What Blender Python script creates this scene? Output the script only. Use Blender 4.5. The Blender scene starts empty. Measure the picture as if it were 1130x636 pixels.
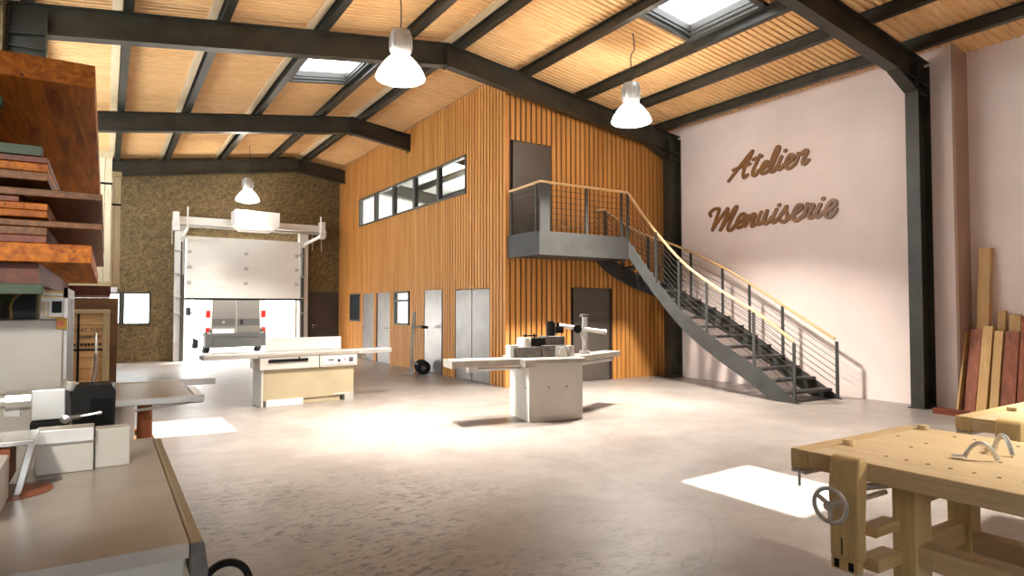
import bpy, bmesh, math, random
from mathutils import Vector, Matrix
random.seed(7)
sc = bpy.context.scene
COL = sc.collection
PI = math.pi
R = math.radians

# ------------------------------------------------------------------ helpers
class MB:
    def __init__(s): s.bm = bmesh.new()
    def face(s, pts):
        try: return s.bm.faces.new([s.bm.verts.new(p) for p in pts])
        except ValueError: return None
    def hexa(s, P):
        v = [s.bm.verts.new(p) for p in P]
        for f in ((0,3,2,1),(4,5,6,7),(0,1,5,4),(1,2,6,5),(2,3,7,6),(3,0,4,7)):
            s.bm.faces.new([v[i] for i in f])
        return s
    def box(s, x0, x1, y0, y1, z0, z1):
        if x0 > x1: x0, x1 = x1, x0
        if y0 > y1: y0, y1 = y1, y0
        if z0 > z1: z0, z1 = z1, z0
        return s.hexa([(x0,y0,z0),(x1,y0,z0),(x1,y1,z0),(x0,y1,z0),(x0,y0,z1),(x1,y0,z1),(x1,y1,z1),(x0,y1,z1)])
    def obox(s, c, size, M=None):
        M = M or Matrix.Identity(3); a, b, d = [q/2 for q in size]; c = Vector(c)
        return s.hexa([c + M @ Vector(p) for p in ((-a,-b,-d),(a,-b,-d),(a,b,-d),(-a,b,-d),(-a,-b,d),(a,-b,d),(a,b,d),(-a,b,d))])
    def bar(s, p, q, w, h, up=(0,0,1)):
        p, q = Vector(p), Vector(q); d = (q-p).normalized(); up = Vector(up)
        sx = d.cross(up)
        if sx.length < 1e-4: sx = d.cross(Vector((0,1,0)))
        sx.normalize(); u = sx.cross(d).normalized(); sx = sx*w/2; u = u*h/2
        return s.hexa([p-sx-u, p+sx-u, q+sx-u, q-sx-u, p-sx+u, p+sx+u, q+sx+u, q-sx+u])
    def loft(s, rings, closed=True, caps=True):
        vs = [[s.bm.verts.new(p) for p in r] for r in rings]
        n = len(vs[0])
        for a, b in zip(vs, vs[1:]):
            for i in range(n if closed else n-1):
                j = (i+1) % n
                try: s.bm.faces.new((a[i], a[j], b[j], b[i]))
                except ValueError: pass
        if caps and closed:
            for r in (vs[0][::-1], vs[-1]):
                try: s.bm.faces.new(r)
                except ValueError: pass
        return s
    def tube(s, pts, r, n=8, closed=False):
        pts = [Vector(p) for p in pts]; rings = []; N = len(pts)
        prev = None
        for i, p in enumerate(pts):
            if closed: d = pts[(i+1) % N] - pts[i-1]
            else: d = pts[min(i+1, N-1)] - pts[max(i-1, 0)]
            d.normalize()
            if prev is None:
                a = d.cross(Vector((0,0,1)))
                if a.length < 1e-3: a = d.cross(Vector((0,1,0)))
            else: a = prev - d*prev.dot(d)
            a.normalize(); prev = a; b = d.cross(a)
            rr = r[i] if isinstance(r, (list, tuple)) else r
            rings.append([p + (a*math.cos(2*PI*k/n) + b*math.sin(2*PI*k/n))*rr for k in range(n)])
        if closed: rings.append(rings[0]); return s.loft(rings, True, False)
        return s.loft(rings)
    def cyl(s, p, q, r, r2=None, n=20): return s.tube([p, q], [r, r if r2 is None else r2], n)
    def lathe(s, prof, c=(0,0,0), n=28, axis='z', caps=False):
        rings = []
        for r, z in prof:
            ring = []
            for k in range(n):
                a, b = r*math.cos(2*PI*k/n), r*math.sin(2*PI*k/n)
                v = {'z': (a,b,z), 'y': (a,z,b), 'x': (z,a,b)}[axis]
                ring.append(Vector(v) + Vector(c))
            rings.append(ring)
        return s.loft(rings, True, caps)
    def torus(s, c, axis, RR, r, n=32, m=8):
        a = Vector(axis).normalized(); u = a.orthogonal().normalized(); v = a.cross(u); c = Vector(c)
        return s.tube([c + (u*math.cos(2*PI*k/n) + v*math.sin(2*PI*k/n))*RR for k in range(n)], r, m, True)
    def prism(s, poly, vec):
        vec = Vector(vec); a = [Vector(p) for p in poly]
        return s.loft([a, [p+vec for p in a]])
    def done(s, name, mat, parent=None, bevel=0, smooth=False, world=True, seg=2):
        bmesh.ops.recalc_face_normals(s.bm, faces=s.bm.faces)
        if parent is not None and world:
            s.bm.transform(chain(parent).inverted())
        me = bpy.data.meshes.new(name); s.bm.to_mesh(me); s.bm.free()
        o = bpy.data.objects.new(name, me); COL.objects.link(o)
        me.materials.append(mat)
        if parent is not None: o.parent = parent
        if smooth:
            for p in me.polygons: p.use_smooth = True
            m = o.modifiers.new('edge', 'EDGE_SPLIT'); m.split_angle = R(35)
        if bevel:
            m = o.modifiers.new('bevel', 'BEVEL'); m.width = bevel; m.segments = seg; m.limit_method = 'ANGLE'; m.angle_limit = R(40)
        return o

def chain(o):
    M = Matrix.Translation(o.location) @ o.rotation_euler.to_matrix().to_4x4()
    return chain(o.parent) @ M if o.parent else M

def tag(o, label=None, cat=None, group=None, kind=None):
    if label: o['label'] = label
    if cat: o['category'] = cat
    if group: o['group'] = group
    if kind: o['kind'] = kind
    return o
def thing(name, label, cat, loc=(0,0,0), rz=0, group=None, kind=None):
    o = bpy.data.objects.new(name, None); COL.objects.link(o)
    o.empty_display_size = .2
    o.location = loc; o.rotation_euler = (0,0,rz)
    return tag(o, label, cat, group, kind)
def kids(o): return [c for c in bpy.data.objects if c.parent == o]
def copy_tree(o, parent=None):
    ch = kids(o); c = o.copy(); COL.objects.link(c); c.parent = parent
    for k in ch: copy_tree(k, c)
    return c
def S(o, label, cat): return tag(o, label, cat, None, 'structure')
def smooth_path(P, n=6, closed=False):
    P = [Vector(p) for p in P]
    if len(P) < 3: return P
    out = []
    for i in range(len(P)-1):
        p0, p1, p2, p3 = P[max(i-1,0)], P[i], P[i+1], P[min(i+2,len(P)-1)]
        for k in range(n):
            t = k/n
            out.append(.5*((2*p1)+(p2-p0)*t+(2*p0-5*p1+4*p2-p3)*t*t+(3*p1-p0-3*p2+p3)*t**3))
    out.append(P[-1]); return out
def grid_rects(u0, u1, v0, v1, holes):
    us = sorted({u0,u1,*[min(max(h[k],u0),u1) for h in holes for k in (0,1)]})
    vs = sorted({v0,v1,*[min(max(h[k],v0),v1) for h in holes for k in (2,3)]})
    for a, b in zip(us, us[1:]):
        for c, d in zip(vs, vs[1:]):
            m, n = (a+b)/2, (c+d)/2
            if not any(h[0] < m < h[1] and h[2] < n < h[3] for h in holes): yield a, b, c, d

# ------------------------------------------------------------------ materials
def newmat(name):
    m = bpy.data.materials.new(name); m.use_nodes = True
    nt = m.node_tree; b = nt.nodes['Principled BSDF']
    return m, nt, b
def coords(nt, scale=(1,1,1), rnd=True):
    tc = nt.nodes.new('ShaderNodeTexCoord'); mp = nt.nodes.new('ShaderNodeMapping')
    mp.inputs['Scale'].default_value = scale
    src = tc.outputs['Object']
    if rnd:
        oi = nt.nodes.new('ShaderNodeObjectInfo'); mu = nt.nodes.new('ShaderNodeMath'); mu.operation = 'MULTIPLY'
        mu.inputs[1].default_value = 37.0; nt.links.new(oi.outputs['Random'], mu.inputs[0])
        nt.links.new(mu.outputs[0], mp.inputs['Location'])
    nt.links.new(src, mp.inputs['Vector']); return mp.outputs['Vector']
def noise(nt, vec, scale, detail=4, rough=.55, dist=0):
    n = nt.nodes.new('ShaderNodeTexNoise'); n.inputs['Scale'].default_value = scale
    n.inputs['Detail'].default_value = detail; n.inputs['Roughness'].default_value = rough; n.inputs['Distortion'].default_value = dist
    nt.links.new(vec, n.inputs['Vector']); return n.outputs['Fac']
def ramp(nt, fac, stops):
    r = nt.nodes.new('ShaderNodeValToRGB'); e = r.color_ramp.elements
    while len(e) < len(stops): e.new(.5)
    for el, (p, c) in zip(e, stops): el.position = p; el.color = (*c, 1) if len(c) == 3 else c
    nt.links.new(fac, r.inputs['Fac']); return r.outputs['Color']
def g(v): return (v, v, v)
def mix(nt, a, b, fac, mode='MIX'):
    m = nt.nodes.new('ShaderNodeMixRGB'); m.blend_type = mode
    for sock, val in ((m.inputs[0], fac), (m.inputs[1], a), (m.inputs[2], b)):
        if isinstance(val, (int, float)): sock.default_value = val
        elif isinstance(val, tuple): sock.default_value = (*val, 1)
        else: nt.links.new(val, sock)
    return m.outputs[0]
def bump(nt, b, h, strength=.3, dist=.01):
    n = nt.nodes.new('ShaderNodeBump'); n.inputs['Strength'].default_value = strength; n.inputs['Distance'].default_value = dist
    nt.links.new(h, n.inputs['Height']); nt.links.new(n.outputs['Normal'], b.inputs['Normal'])
def sc_(c, k): return tuple(min(1, x*k) for x in c)
def paint(name, c, rough=.45, metal=0.0, vary=.12, scale=6, spots=0, bmp=0, spec=None):
    m, nt, b = newmat(name); v = coords(nt)
    col = ramp(nt, noise(nt, v, scale), [(.3, sc_(c, 1-vary)), (.7, sc_(c, 1+vary))])
    if spots:
        col = mix(nt, col, sc_(c, .55), ramp(nt, noise(nt, v, scale*22, 3), [(.66, g(0)), (.74, g(spots*.5))]))
    nt.links.new(col, b.inputs['Base Color'])
    b.inputs['Roughness'].default_value = rough; b.inputs['Metallic'].default_value = metal
    if spec is not None: b.inputs['Specular IOR Level'].default_value = spec
    if bmp: bump(nt, b, noise(nt, v, scale*8), bmp, .004)
    return m
def wood(name, c1, c2, axis='y', rough=.5, grain=14, knots=0, knotc=(.03,.012,.006), stretch=.06, spec=.4):
    m, nt, b = newmat(name)
    k = {'x': (stretch,1,1), 'y': (1,stretch,1), 'z': (1,1,stretch)}[axis]
    v = coords(nt, k)
    f = noise(nt, v, grain, 6, .62, .6)
    col = ramp(nt, f, [(.28, c2), (.5, tuple((a+d)/2 for a, d in zip(c1, c2))), (.72, c1)])
    fine = ramp(nt, noise(nt, v, grain*7, 3), [(.35, g(.78)), (.65, g(1.0))])
    col = mix(nt, col, fine, .7, 'MULTIPLY')
    if knots:
        kv = coords(nt, tuple(1 if q == 1 else .42 for q in k))
        vo = nt.nodes.new('ShaderNodeTexVoronoi'); vo.inputs['Scale'].default_value = knots; vo.inputs['Randomness'].default_value = 1
        nt.links.new(kv, vo.inputs['Vector'])
        msk = ramp(nt, vo.outputs['Distance'], [(.07, g(.9)), (.17, g(0))])
        sel = ramp(nt, noise(nt, kv, knots*.5, 1), [(.5, g(0)), (.56, g(1))])
        col = mix(nt, col, knotc, mix(nt, msk, sel, 1.0, 'MULTIPLY'))
    oi = nt.nodes.new('ShaderNodeObjectInfo')
    col = mix(nt, col, ramp(nt, oi.outputs['Random'], [(0, g(.78)), (1, g(1.0))]), 1.0, 'MULTIPLY')
    nt.links.new(col, b.inputs['Base Color']); b.inputs['Roughness'].default_value = rough
    b.inputs['Specular IOR Level'].default_value = spec
    bump(nt, b, f, .15, .004)
    return m
def emit(name, c, s):
    m, nt, b = newmat(name); b.inputs['Base Color'].default_value = (*c, 1)
    b.inputs['Emission Color'].default_value = (*c, 1); b.inputs['Emission Strength'].default_value = s
    return m
def glass(name, tint=(1,1,1), refl=.1, rough=.02):
    m = bpy.data.materials.new(name); m.use_nodes = True; nt = m.node_tree; nt.nodes.clear()
    o = nt.nodes.new('ShaderNodeOutputMaterial'); t = nt.nodes.new('ShaderNodeBsdfTransparent'); gl = nt.nodes.new('ShaderNodeBsdfGlossy')
    t.inputs[0].default_value = (*tint, 1); gl.inputs['Roughness'].default_value = rough
    mx = nt.nodes.new('ShaderNodeMixShader'); mx.inputs[0].default_value = refl
    nt.links.new(t.outputs[0], mx.inputs[1]); nt.links.new(gl.outputs[0], mx.inputs[2]); nt.links.new(mx.outputs[0], o.inputs[0])
    return m

M = {}
M['steel'] = paint('dark_steel', (.030,.027,.019), .40, .30, .35, 3)
M['stair_steel'] = paint('grey_stair_steel', (.036,.036,.034), .5, .2, .2, 4)
M['osb'] = None
def osb():
    m, nt, b = newmat('chipboard'); v = coords(nt, (1,1,1), False)
    vo = nt.nodes.new('ShaderNodeTexVoronoi'); vo.inputs['Scale'].default_value = 26
    v2 = mix(nt, v, noise(nt, v, 9, 3), .35)
    nt.links.new(v2, vo.inputs['Vector'])
    cc = nt.nodes.new('ShaderNodeSeparateColor'); nt.links.new(vo.outputs['Color'], cc.inputs[0])
    col = ramp(nt, cc.outputs[0], [(.0, (.072,.045,.015)), (.5, (.145,.093,.035)), (1, (.23,.155,.060))])
    col = mix(nt, col, ramp(nt, noise(nt, v, 40, 4), [(.35, g(.6)), (.6, g(1))]), .8, 'MULTIPLY')
    nt.links.new(col, b.inputs['Base Color']); b.inputs['Roughness'].default_value = .75
    return m
M['osb'] = osb()
def slat_wood():
    m, nt, b = newmat('orange_slat_wood'); v = coords(nt, (1,1,.04), False)
    f = noise(nt, v, 7.6, 3, .6)
    col = ramp(nt, f, [(.3, (.48,.195,.044)), (.5, (.58,.255,.066)), (.7, (.69,.325,.094))])
    col = mix(nt, col, ramp(nt, noise(nt, v, 70, 3), [(.35, g(.8)), (.65, g(1))]), .6, 'MULTIPLY')
    nt.links.new(col, b.inputs['Base Color']); b.inputs['Roughness'].default_value = .5
    b.inputs['Specular IOR Level'].default_value = .3
    return m
M['slat'] = slat_wood()
M['slat_back'] = paint('dark_backing', (.035,.018,.010), .8, 0, .2, 3)
M['ceil'] = wood('ceiling_wood', (.88,.58,.29), (.78,.46,.20), 'x', .6, 5, spec=.2)
M['batten'] = wood('pale_batten', (.85,.66,.42), (.75,.55,.33), 'y', .6, 8)
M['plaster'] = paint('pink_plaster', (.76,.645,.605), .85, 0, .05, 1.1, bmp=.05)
M['plaster_shaded'] = paint('shaded_return_plaster', (.36,.23,.17), .85, 0, .06, 1.1)  # wall plaster darkened and browned: the shade on the return, put into its colour
M['white_wall'] = paint('white_interior', (.80,.79,.76), .8, 0, .03, 1)
def concrete():
    m, nt, b = newmat('polished_concrete'); v = coords(nt, (1,1,1), False)
    big = noise(nt, v, .45, 5, .6, .4); med = noise(nt, v, 2.6, 6, .65); fine = noise(nt, v, 26, 5, .7)
    col = ramp(nt, big, [(.3, (.20,.170,.150)), (.5, (.255,.222,.200)), (.72, (.31,.278,.258))])
    col = mix(nt, col, ramp(nt, med, [(.3, g(.62)), (.62, g(1.05))]), .75, 'MULTIPLY')
    col = mix(nt, col, ramp(nt, fine, [(.3, g(.7)), (.55, g(1.0))]), .5, 'MULTIPLY')
    # scuffs and pits, long in one direction
    sv = coords(nt, (.9,1.7,1), False)
    sc1 = ramp(nt, noise(nt, sv, 10, 10, .78, .6), [(.505, g(0)), (.57, g(1))])
    zg = nt.nodes.new('ShaderNodeTexGradient'); zg.gradient_type = 'SPHERICAL'
    zm = nt.nodes.new('ShaderNodeMapping'); zm.inputs['Location'].default_value = (-.50,-1.05,0); zm.inputs['Scale'].default_value = (.42,.30,.3)
    nt.links.new(v, zm.inputs['Vector']); nt.links.new(zm.outputs[0], zg.inputs['Vector'])
    zone = mix(nt, ramp(nt, zg.outputs['Fac'], [(.0, g(0.06)), (.35, g(1))]), ramp(nt, noise(nt, v, .9, 3), [(.36, g(.25)), (.55, g(1))]), 1.0, 'MULTIPLY')
    scm = mix(nt, sc1, zone, 1.0, 'MULTIPLY')
    col = mix(nt, col, (.045,.038,.033), scm)
    # thin cracks
    vo = nt.nodes.new('ShaderNodeTexVoronoi'); vo.feature = 'DISTANCE_TO_EDGE'; vo.inputs['Scale'].default_value = .33
    nt.links.new(mix(nt, v, noise(nt, v, 1.6, 5), .25), vo.inputs['Vector'])
    cr = ramp(nt, vo.outputs['Distance'], [(.0006, g(.35)), (.002, g(0))])
    col = mix(nt, col, (.08,.065,.055), cr)
    nt.links.new(col, b.inputs['Base Color'])
    rg = ramp(nt, big, [(.2, g(.30)), (.8, g(.40))])
    nt.links.new(rg, b.inputs['Roughness']); b.inputs['Specular IOR Level'].default_value = .6
    h = mix(nt, fine, sc1, .5)
    bump(nt, b, h, .22, .006)
    return m
M['floor'] = concrete()
M['outside'] = paint('pale_yard', (.62,.60,.57), .9, 0, .08, 1)
M['white_metal'] = paint('white_metal', (.74,.72,.68), .4, 0, .04, 2)
M['grey_metal'] = paint('grey_track_metal', (.46,.45,.42), .4, .3, .1, 3)
M['rubber'] = paint('black_rubber', (.007,.007,.007), .7, 0, .2, 5, spec=.2)
M['black'] = paint('black_plastic', (.006,.0055,.005), .5, 0, .2, 5, spec=.2)
M['door_steel'] = paint('brushed_door_steel', (.30,.28,.26), .34, .55, .15, 2.5, bmp=.05)
M['door_dark'] = paint('dark_bronze_door', (.10,.085,.070), .4, .3, .12, 2)
M['door_brown'] = paint('dark_brown_door', (.045,.032,.026), .5, 0, .12, 2)
M['chrome'] = paint('chrome', (.6,.6,.6), .2, .9, .05, 3)
M['frame'] = paint('anthracite_frame', (.06,.055,.05), .45, .2, .1, 3)
M['handrail'] = wood('pale_handrail', (.85,.58,.30), (.72,.45,.20), 'y', .4, 9)
M['letters'] = paint('bronze_lettering', (.20,.085,.022), .35, .0, .15, 3)
M['bench'] = wood('beech_bench', (.78,.60,.35), (.68,.49,.26), 'y', .4, 10, spec=.4)
M['bench_z'] = wood('beech_leg', (.74,.53,.25), (.62,.42,.18), 'z', .4, 10, spec=.4)
M['bench_x'] = wood('beech_cross', (.74,.53,.25), (.62,.42,.18), 'x', .4, 10, spec=.4)
M['plank'] = wood('red_cedar_plank', (.85,.27,.018), (.22,.040,.002), 'y', .5, 22, 15, spec=.2)
M['plank_dark'] = wood('dark_red_plank', (.30,.060,.016), (.08,.014,.006), 'y', .5, 22, 16)
M['plank_brown'] = wood('weathered_plank', (.36,.15,.05), (.12,.045,.018), 'y', .55, 24)
M['redz'] = wood('mahogany_plank', (.42,.115,.032), (.18,.036,.012), 'z', .45, 16, stretch=.3)
M['palez'] = wood('pale_plank', (.66,.41,.16), (.50,.29,.10), 'z', .5, 9)
M['crate'] = wood('crate_boards', (.82,.55,.27), (.64,.39,.16), 'x', .6, 12)
M['crate_z'] = wood('crate_battens', (.60,.48,.29), (.48,.37,.21), 'z', .6, 9)
M['pale_crate'] = wood('bleached_boards', (.74,.62,.42), (.60,.49,.32), 'z', .65, 8)
M['chip_brown'] = wood('brown_board', (.20,.095,.035), (.11,.05,.018), 'x', .7, 12)
M['machine'] = paint('pale_machine_paint', (.54,.52,.47), .42, .05, .06, 3, spots=.25, bmp=.04)
M['machine_khaki'] = paint('khaki_machine_paint', (.42,.35,.225), .4, .1, .08, 2)
M['cast'] = paint('ground_cast_iron', (.40,.365,.32), .33, .35, .12, 5, spots=.4, bmp=.03)
M['cast_dark'] = paint('dark_cast_iron', (.13,.12,.11), .4, .4, .35, 14)
M['brass'] = paint('bronze_anodised_rail', (.28,.215,.10), .3, .75, .12, 4)
M['alu'] = paint('aluminium', (.62,.61,.58), .3, .6, .05, 4)
M['copper'] = paint('rust_red_lining', (.30,.085,.030), .5, .2, .2, 6)
M['green'] = paint('green_rack_paint', (.018,.05,.014), .5, 0, .2, 5)
M['yellow'] = paint('yellow_paint', (.75,.45,.03), .5, 0, .1, 5)
M['orange'] = paint('orange_plastic', (.80,.20,.02), .4, 0, .1, 5)
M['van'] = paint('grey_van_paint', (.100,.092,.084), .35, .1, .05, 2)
M['van_lit'] = paint('lit_van_paint', (.62,.61,.58), .3, 0, .03, 2)  # van paint made whiter: the bright light on its sides, put into the colour
M['red_lens'] = paint('red_lens', (.40,.012,.009), .2, 0, .1, 5)
M['clear_lens'] = paint('clear_lens', (.45,.42,.39), .25, 0, .05, 5)
M['bumper'] = paint('grey_bumper', (.030,.028,.028), .6, 0, .1, 4)
M['teal'] = paint('grey_teal_tube', (.27,.31,.30), .35, .4, .1, 4)
M['ink'] = paint('stencil_ink', (.02,.015,.012), .8, 0, .2, 8)
M['glass'] = glass('window_glass', (.96,.98,.98), .08)
M['dark_glass'] = paint('dark_glass', (.03,.035,.04), .08, 0, .1, 2)
M['lit'] = emit('lit_blind', (1,.95,.88), 1.1)
M['lens'] = emit('lamp_lens', (1,.96,.88), 14)
def acrylic():
    m = bpy.data.materials.new('prismatic_acrylic'); m.use_nodes = True; nt = m.node_tree; nt.nodes.clear()
    o = nt.nodes.new('ShaderNodeOutputMaterial'); a = nt.nodes.new('ShaderNodeBsdfTransparent'); b = nt.nodes.new('ShaderNodeBsdfTranslucent'); c = nt.nodes.new('ShaderNodeBsdfDiffuse')
    m1 = nt.nodes.new('ShaderNodeMixShader'); m2 = nt.nodes.new('ShaderNodeMixShader'); m1.inputs[0].default_value = .5; m2.inputs[0].default_value = .45
    b.inputs[0].default_value = (.9,.88,.84,1); c.inputs[0].default_value = (.75,.73,.7,1)
    nt.links.new(b.outputs[0], m1.inputs[1]); nt.links.new(c.outputs[0], m1.inputs[2]); nt.links.new(a.outputs[0], m2.inputs[1]); nt.links.new(m1.outputs[0], m2.inputs[2]); nt.links.new(m2.outputs[0], o.inputs[0])
    return m
M['acrylic'] = acrylic()
M['lamp'] = paint('lamp_housing', (.42,.41,.40), .35, .3, .05, 4)
# ------------------------------------------------------------------ room data
XL, XR, XN = -1.16, 11.30, 11.75          # left wall, right wall, near right bay
YB, YN = 21.77, -4.5
XR0 = 5.2                                  # ridge
BX, BY = 6.8, 10.85                        # mezzanine box corner
def zb(x): return 6.47 - .14*abs(x-XR0)    # top of the rafters
def zc(x): return zb(x) + .20              # ceiling underside
FR = (-.3, 5.06, 10.40, 15.75, 21.15)

# floor, yard
fl = MB(); fl.box(XL-.3, XN+.3, YN, YB+.15, -.2, 0); S(fl.done('floor', M['floor']), 'polished grey concrete workshop floor with scuffs', 'floor')
yd = MB(); yd.box(-30, 40, YB+.15, 80, -.25, -.02); S(yd.done('ground', M['outside']), 'pale yard outside the garage opening', 'ground')

# walls
w = MB()
WB_holes = [(2.03,5.35,-1,3.74), (-.9,1.12,1.10,2.06), (5.81,6.76,-1,2.10), (8.2,10.4,3.75,4.75)]
for a,b_,c,d in grid_rects(XL-.2, XN+.2, 0, 5.7, WB_holes): w.box(a,b_,YB,YB+.15,c,d)
w.prism([(XL-.2,YB,5.7),(XN+.2,YB,5.7),(XN+.2,YB,zc(XN)+.1),(XR0,YB,zc(XR0)+.1),(XL-.2,YB,zc(XL)+.1)], (0,.15,0))
S(w.done('wall_back', M['osb']), 'brown chipboard back wall around the garage opening', 'wall')
w = MB(); LW = [(8.0,10.1,2.6,5.45),(10.7,15.4,2.6,5.45),(16.1,20.6,2.6,5.45)]  # left wall window openings, added to brighten the hall
for a,b_,c,d in grid_rects(YN, YB, 0, 5.9, LW): w.box(XL-.2,XL,a,b_,c,d)
S(w.done('wall_left', M['osb']), 'brown wall behind the timber rack', 'wall')
w = MB()
w.box(XR, XR+.7, 4.66, 10.85, 0, zc(XR)+.1); w.box(XR+.02, XR+.7, 10.85, YB, 0, zc(XR)+.1)
S(w.done('wall_right', M['plaster'], bevel=0), 'pale pink plaster wall carrying the brown lettering', 'wall')
w = MB(); w.box(XN, XN+.25, YN, 4.64, 0, zc(XN)+.1)
S(w.done('wall_right_near', M['plaster']), 'pale pink plaster wall bay behind the leaning planks', 'wall')
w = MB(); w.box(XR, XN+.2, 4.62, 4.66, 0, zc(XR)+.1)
S(w.done('trim_1', M['plaster_shaded']), 'return of the wall beside the steel column, its shade painted brownish', 'trim')

# near end wall; its opening behind the camera is added to let daylight in
w = MB()
for a,b_,c,d in grid_rects(XL-.2, XN+.2, 0, 5.7, [(-.9,1.3,1.2,3.2)]): w.box(a,b_,YN-.2,YN,c,d)
w.prism([(XL-.2,YN-.2,5.7),(XN+.2,YN-.2,5.7),(XN+.2,YN-.2,zc(XN)+.1),(XR0,YN-.2,zc(XR0)+.1),(XL-.2,YN-.2,zc(XL)+.1)], (0,.2,0))
S(w.done('wall_front', M['plaster']), 'pale end wall around the added daylight opening', 'wall')

# ceiling : corrugated boards with skylight openings, closed roof above
SK1 = (3.10, 4.40, 12.0, 13.55); SK2 = (7.12, 8.36, 5.95, 7.42); SK3 = (8.0, 10.2, 13.0, 18.5)
HO = [SK1, SK2]
xs = sorted({XL-.2, XR0, XN+.2, .2, 1.5, BX, 9.55, *SK1[:2], *SK2[:2]})
ce = MB(); P = .115
n = int((YB-YN)/P)+1
prof = []
for i in range(n):
    y = YN + i*P
    prof += [(y,0),(y+.40*P,0),(y+.5*P,.022),(y+.9*P,.022)]
extra = sorted({SK1[2],SK1[3],SK2[2],SK2[3]})
for a, b_ in zip(xs, xs[1:]):
    xm = (a+b_)/2
    vs = None
    for (y, dz) in prof:
        cur = [ce.bm.verts.new((a, y, zc(a)+dz)), ce.bm.verts.new((b_, y, zc(b_)+dz))]
        if vs:
            ym = (vs[2]+y)/2
            if not any(h[0] < xm < h[1] and h[2] < ym < h[3] for h in HO) and not (a >= BX-.01 and ym > BY+.1):
                ce.bm.faces.new((vs[0], vs[1], cur[1], cur[0]))
        vs = (cur[0], cur[1], y)
ceil = S(ce.done('ceiling', M['ceil']), 'orange timber boarded ceiling with fine ribs', 'ceiling')
ro = MB()
for a,b_,c,d in grid_rects(XL-.2, XR0, YN-.2, YB+.15, [SK1]): ro.hexa([(a,c,zc(a)+.06),(b_,c,zc(b_)+.06),(b_,d,zc(b_)+.06),(a,d,zc(a)+.06),(a,c,zc(a)+.25),(b_,c,zc(b_)+.25),(b_,d,zc(b_)+.25),(a,d,zc(a)+.25)])
for a,b_,c,d in grid_rects(XR0, XN+.45, YN-.2, YB+.15, [SK2]): ro.hexa([(a,c,zc(a)+.06),(b_,c,zc(b_)+.06),(b_,d,zc(b_)+.06),(a,d,zc(a)+.06),(a,c,zc(a)+.25),(b_,c,zc(b_)+.25),(b_,d,zc(b_)+.25),(a,d,zc(a)+.25)])
S(ro.done('roof', M['plaster']), 'closed roof deck above the boarded ceiling', 'roof')
# white lining inside the mezzanine room
ce = MB(); ce.hexa([(BX+.12,BY+.1,zc(BX+.12)-.01),(XR,BY+.1,zc(XR)-.01),(XR,YB,zc(XR)-.01),(BX+.12,YB,zc(BX+.12)-.01),(BX+.12,BY+.1,zc(BX+.12)+.05),(XR,BY+.1,zc(XR)+.05),(XR,YB,zc(XR)+.05),(BX+.12,YB,zc(BX+.12)+.05)])
S(ce.done('ceiling_mezzanine', M['white_wall']), 'white ceiling lining seen through the strip window', 'ceiling')
w = MB(); w.box(BX+.12, XR, BY+.1, YB, 2.85, 3.04); S(w.done('floor_mezzanine', M['white_wall']), 'mezzanine floor slab behind the timber cladding', 'floor')
w = MB()
for a,b_,c,d in grid_rects(BX+.12, XR+.02, 3.04, 5.5, [(8.2,10.4,3.75,4.75)]): w.box(a,b_,YB-.06,YB,c,d)
w.prism([(BX+.12,YB-.06,5.5),(XR,YB-.06,5.5),(XR,YB-.06,zc(XR)),(BX+.12,YB-.06,zc(BX+.12))],(0,.06,0))
w.box(XR-.05,XR+.02,BY+.12,YB,3.04,5.6)
S(w.done('wall_mezzanine_inside', M['white_wall']), 'white inside walls behind the strip window', 'wall')

# skylights
def skylight(name, r, label):
    x0,x1,y0,y1 = r; t = thing(name, label, 'skylight', ((x0+x1)/2,(y0+y1)/2,zc((x0+x1)/2)), 0, None, 'structure')
    m = MB(); k = .09
    def fr(i, z0, z1):
        for (a,b_,c,d) in ((x0+i,x1-i,y0+i,y0+i+k),(x0+i,x1-i,y1-i-k,y1-i),(x0+i,x0+i+k,y0+i,y1-i),(x1-i-k,x1-i,y0+i,y1-i)):
            m.hexa([(a,c,zc(a)+z0),(b_,c,zc(b_)+z0),(b_,d,zc(b_)+z0),(a,d,zc(a)+z0),(a,c,zc(a)+z1),(b_,c,zc(b_)+z1),(b_,d,zc(b_)+z1),(a,d,zc(a)+z1)])
    fr(-.04, -.05, .0); fr(0, 0, .06); fr(.02, .05, .16)
    m.done('skylight_frame', M['frame'], t)
    p = MB(); i = .10
    p.hexa([(x,y,zc(x)+z) for z in (.12,.13) for x,y in ((x0+i,y0+i),(x1-i,y0+i),(x1-i,y1-i),(x0+i,y1-i))])
    p.done('pane', M['glass'], t)
skylight('window_1', SK1, 'small skylight above the left half of the hall')
skylight('window_2', SK2, 'large dark framed skylight near the top right of the hall')

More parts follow.
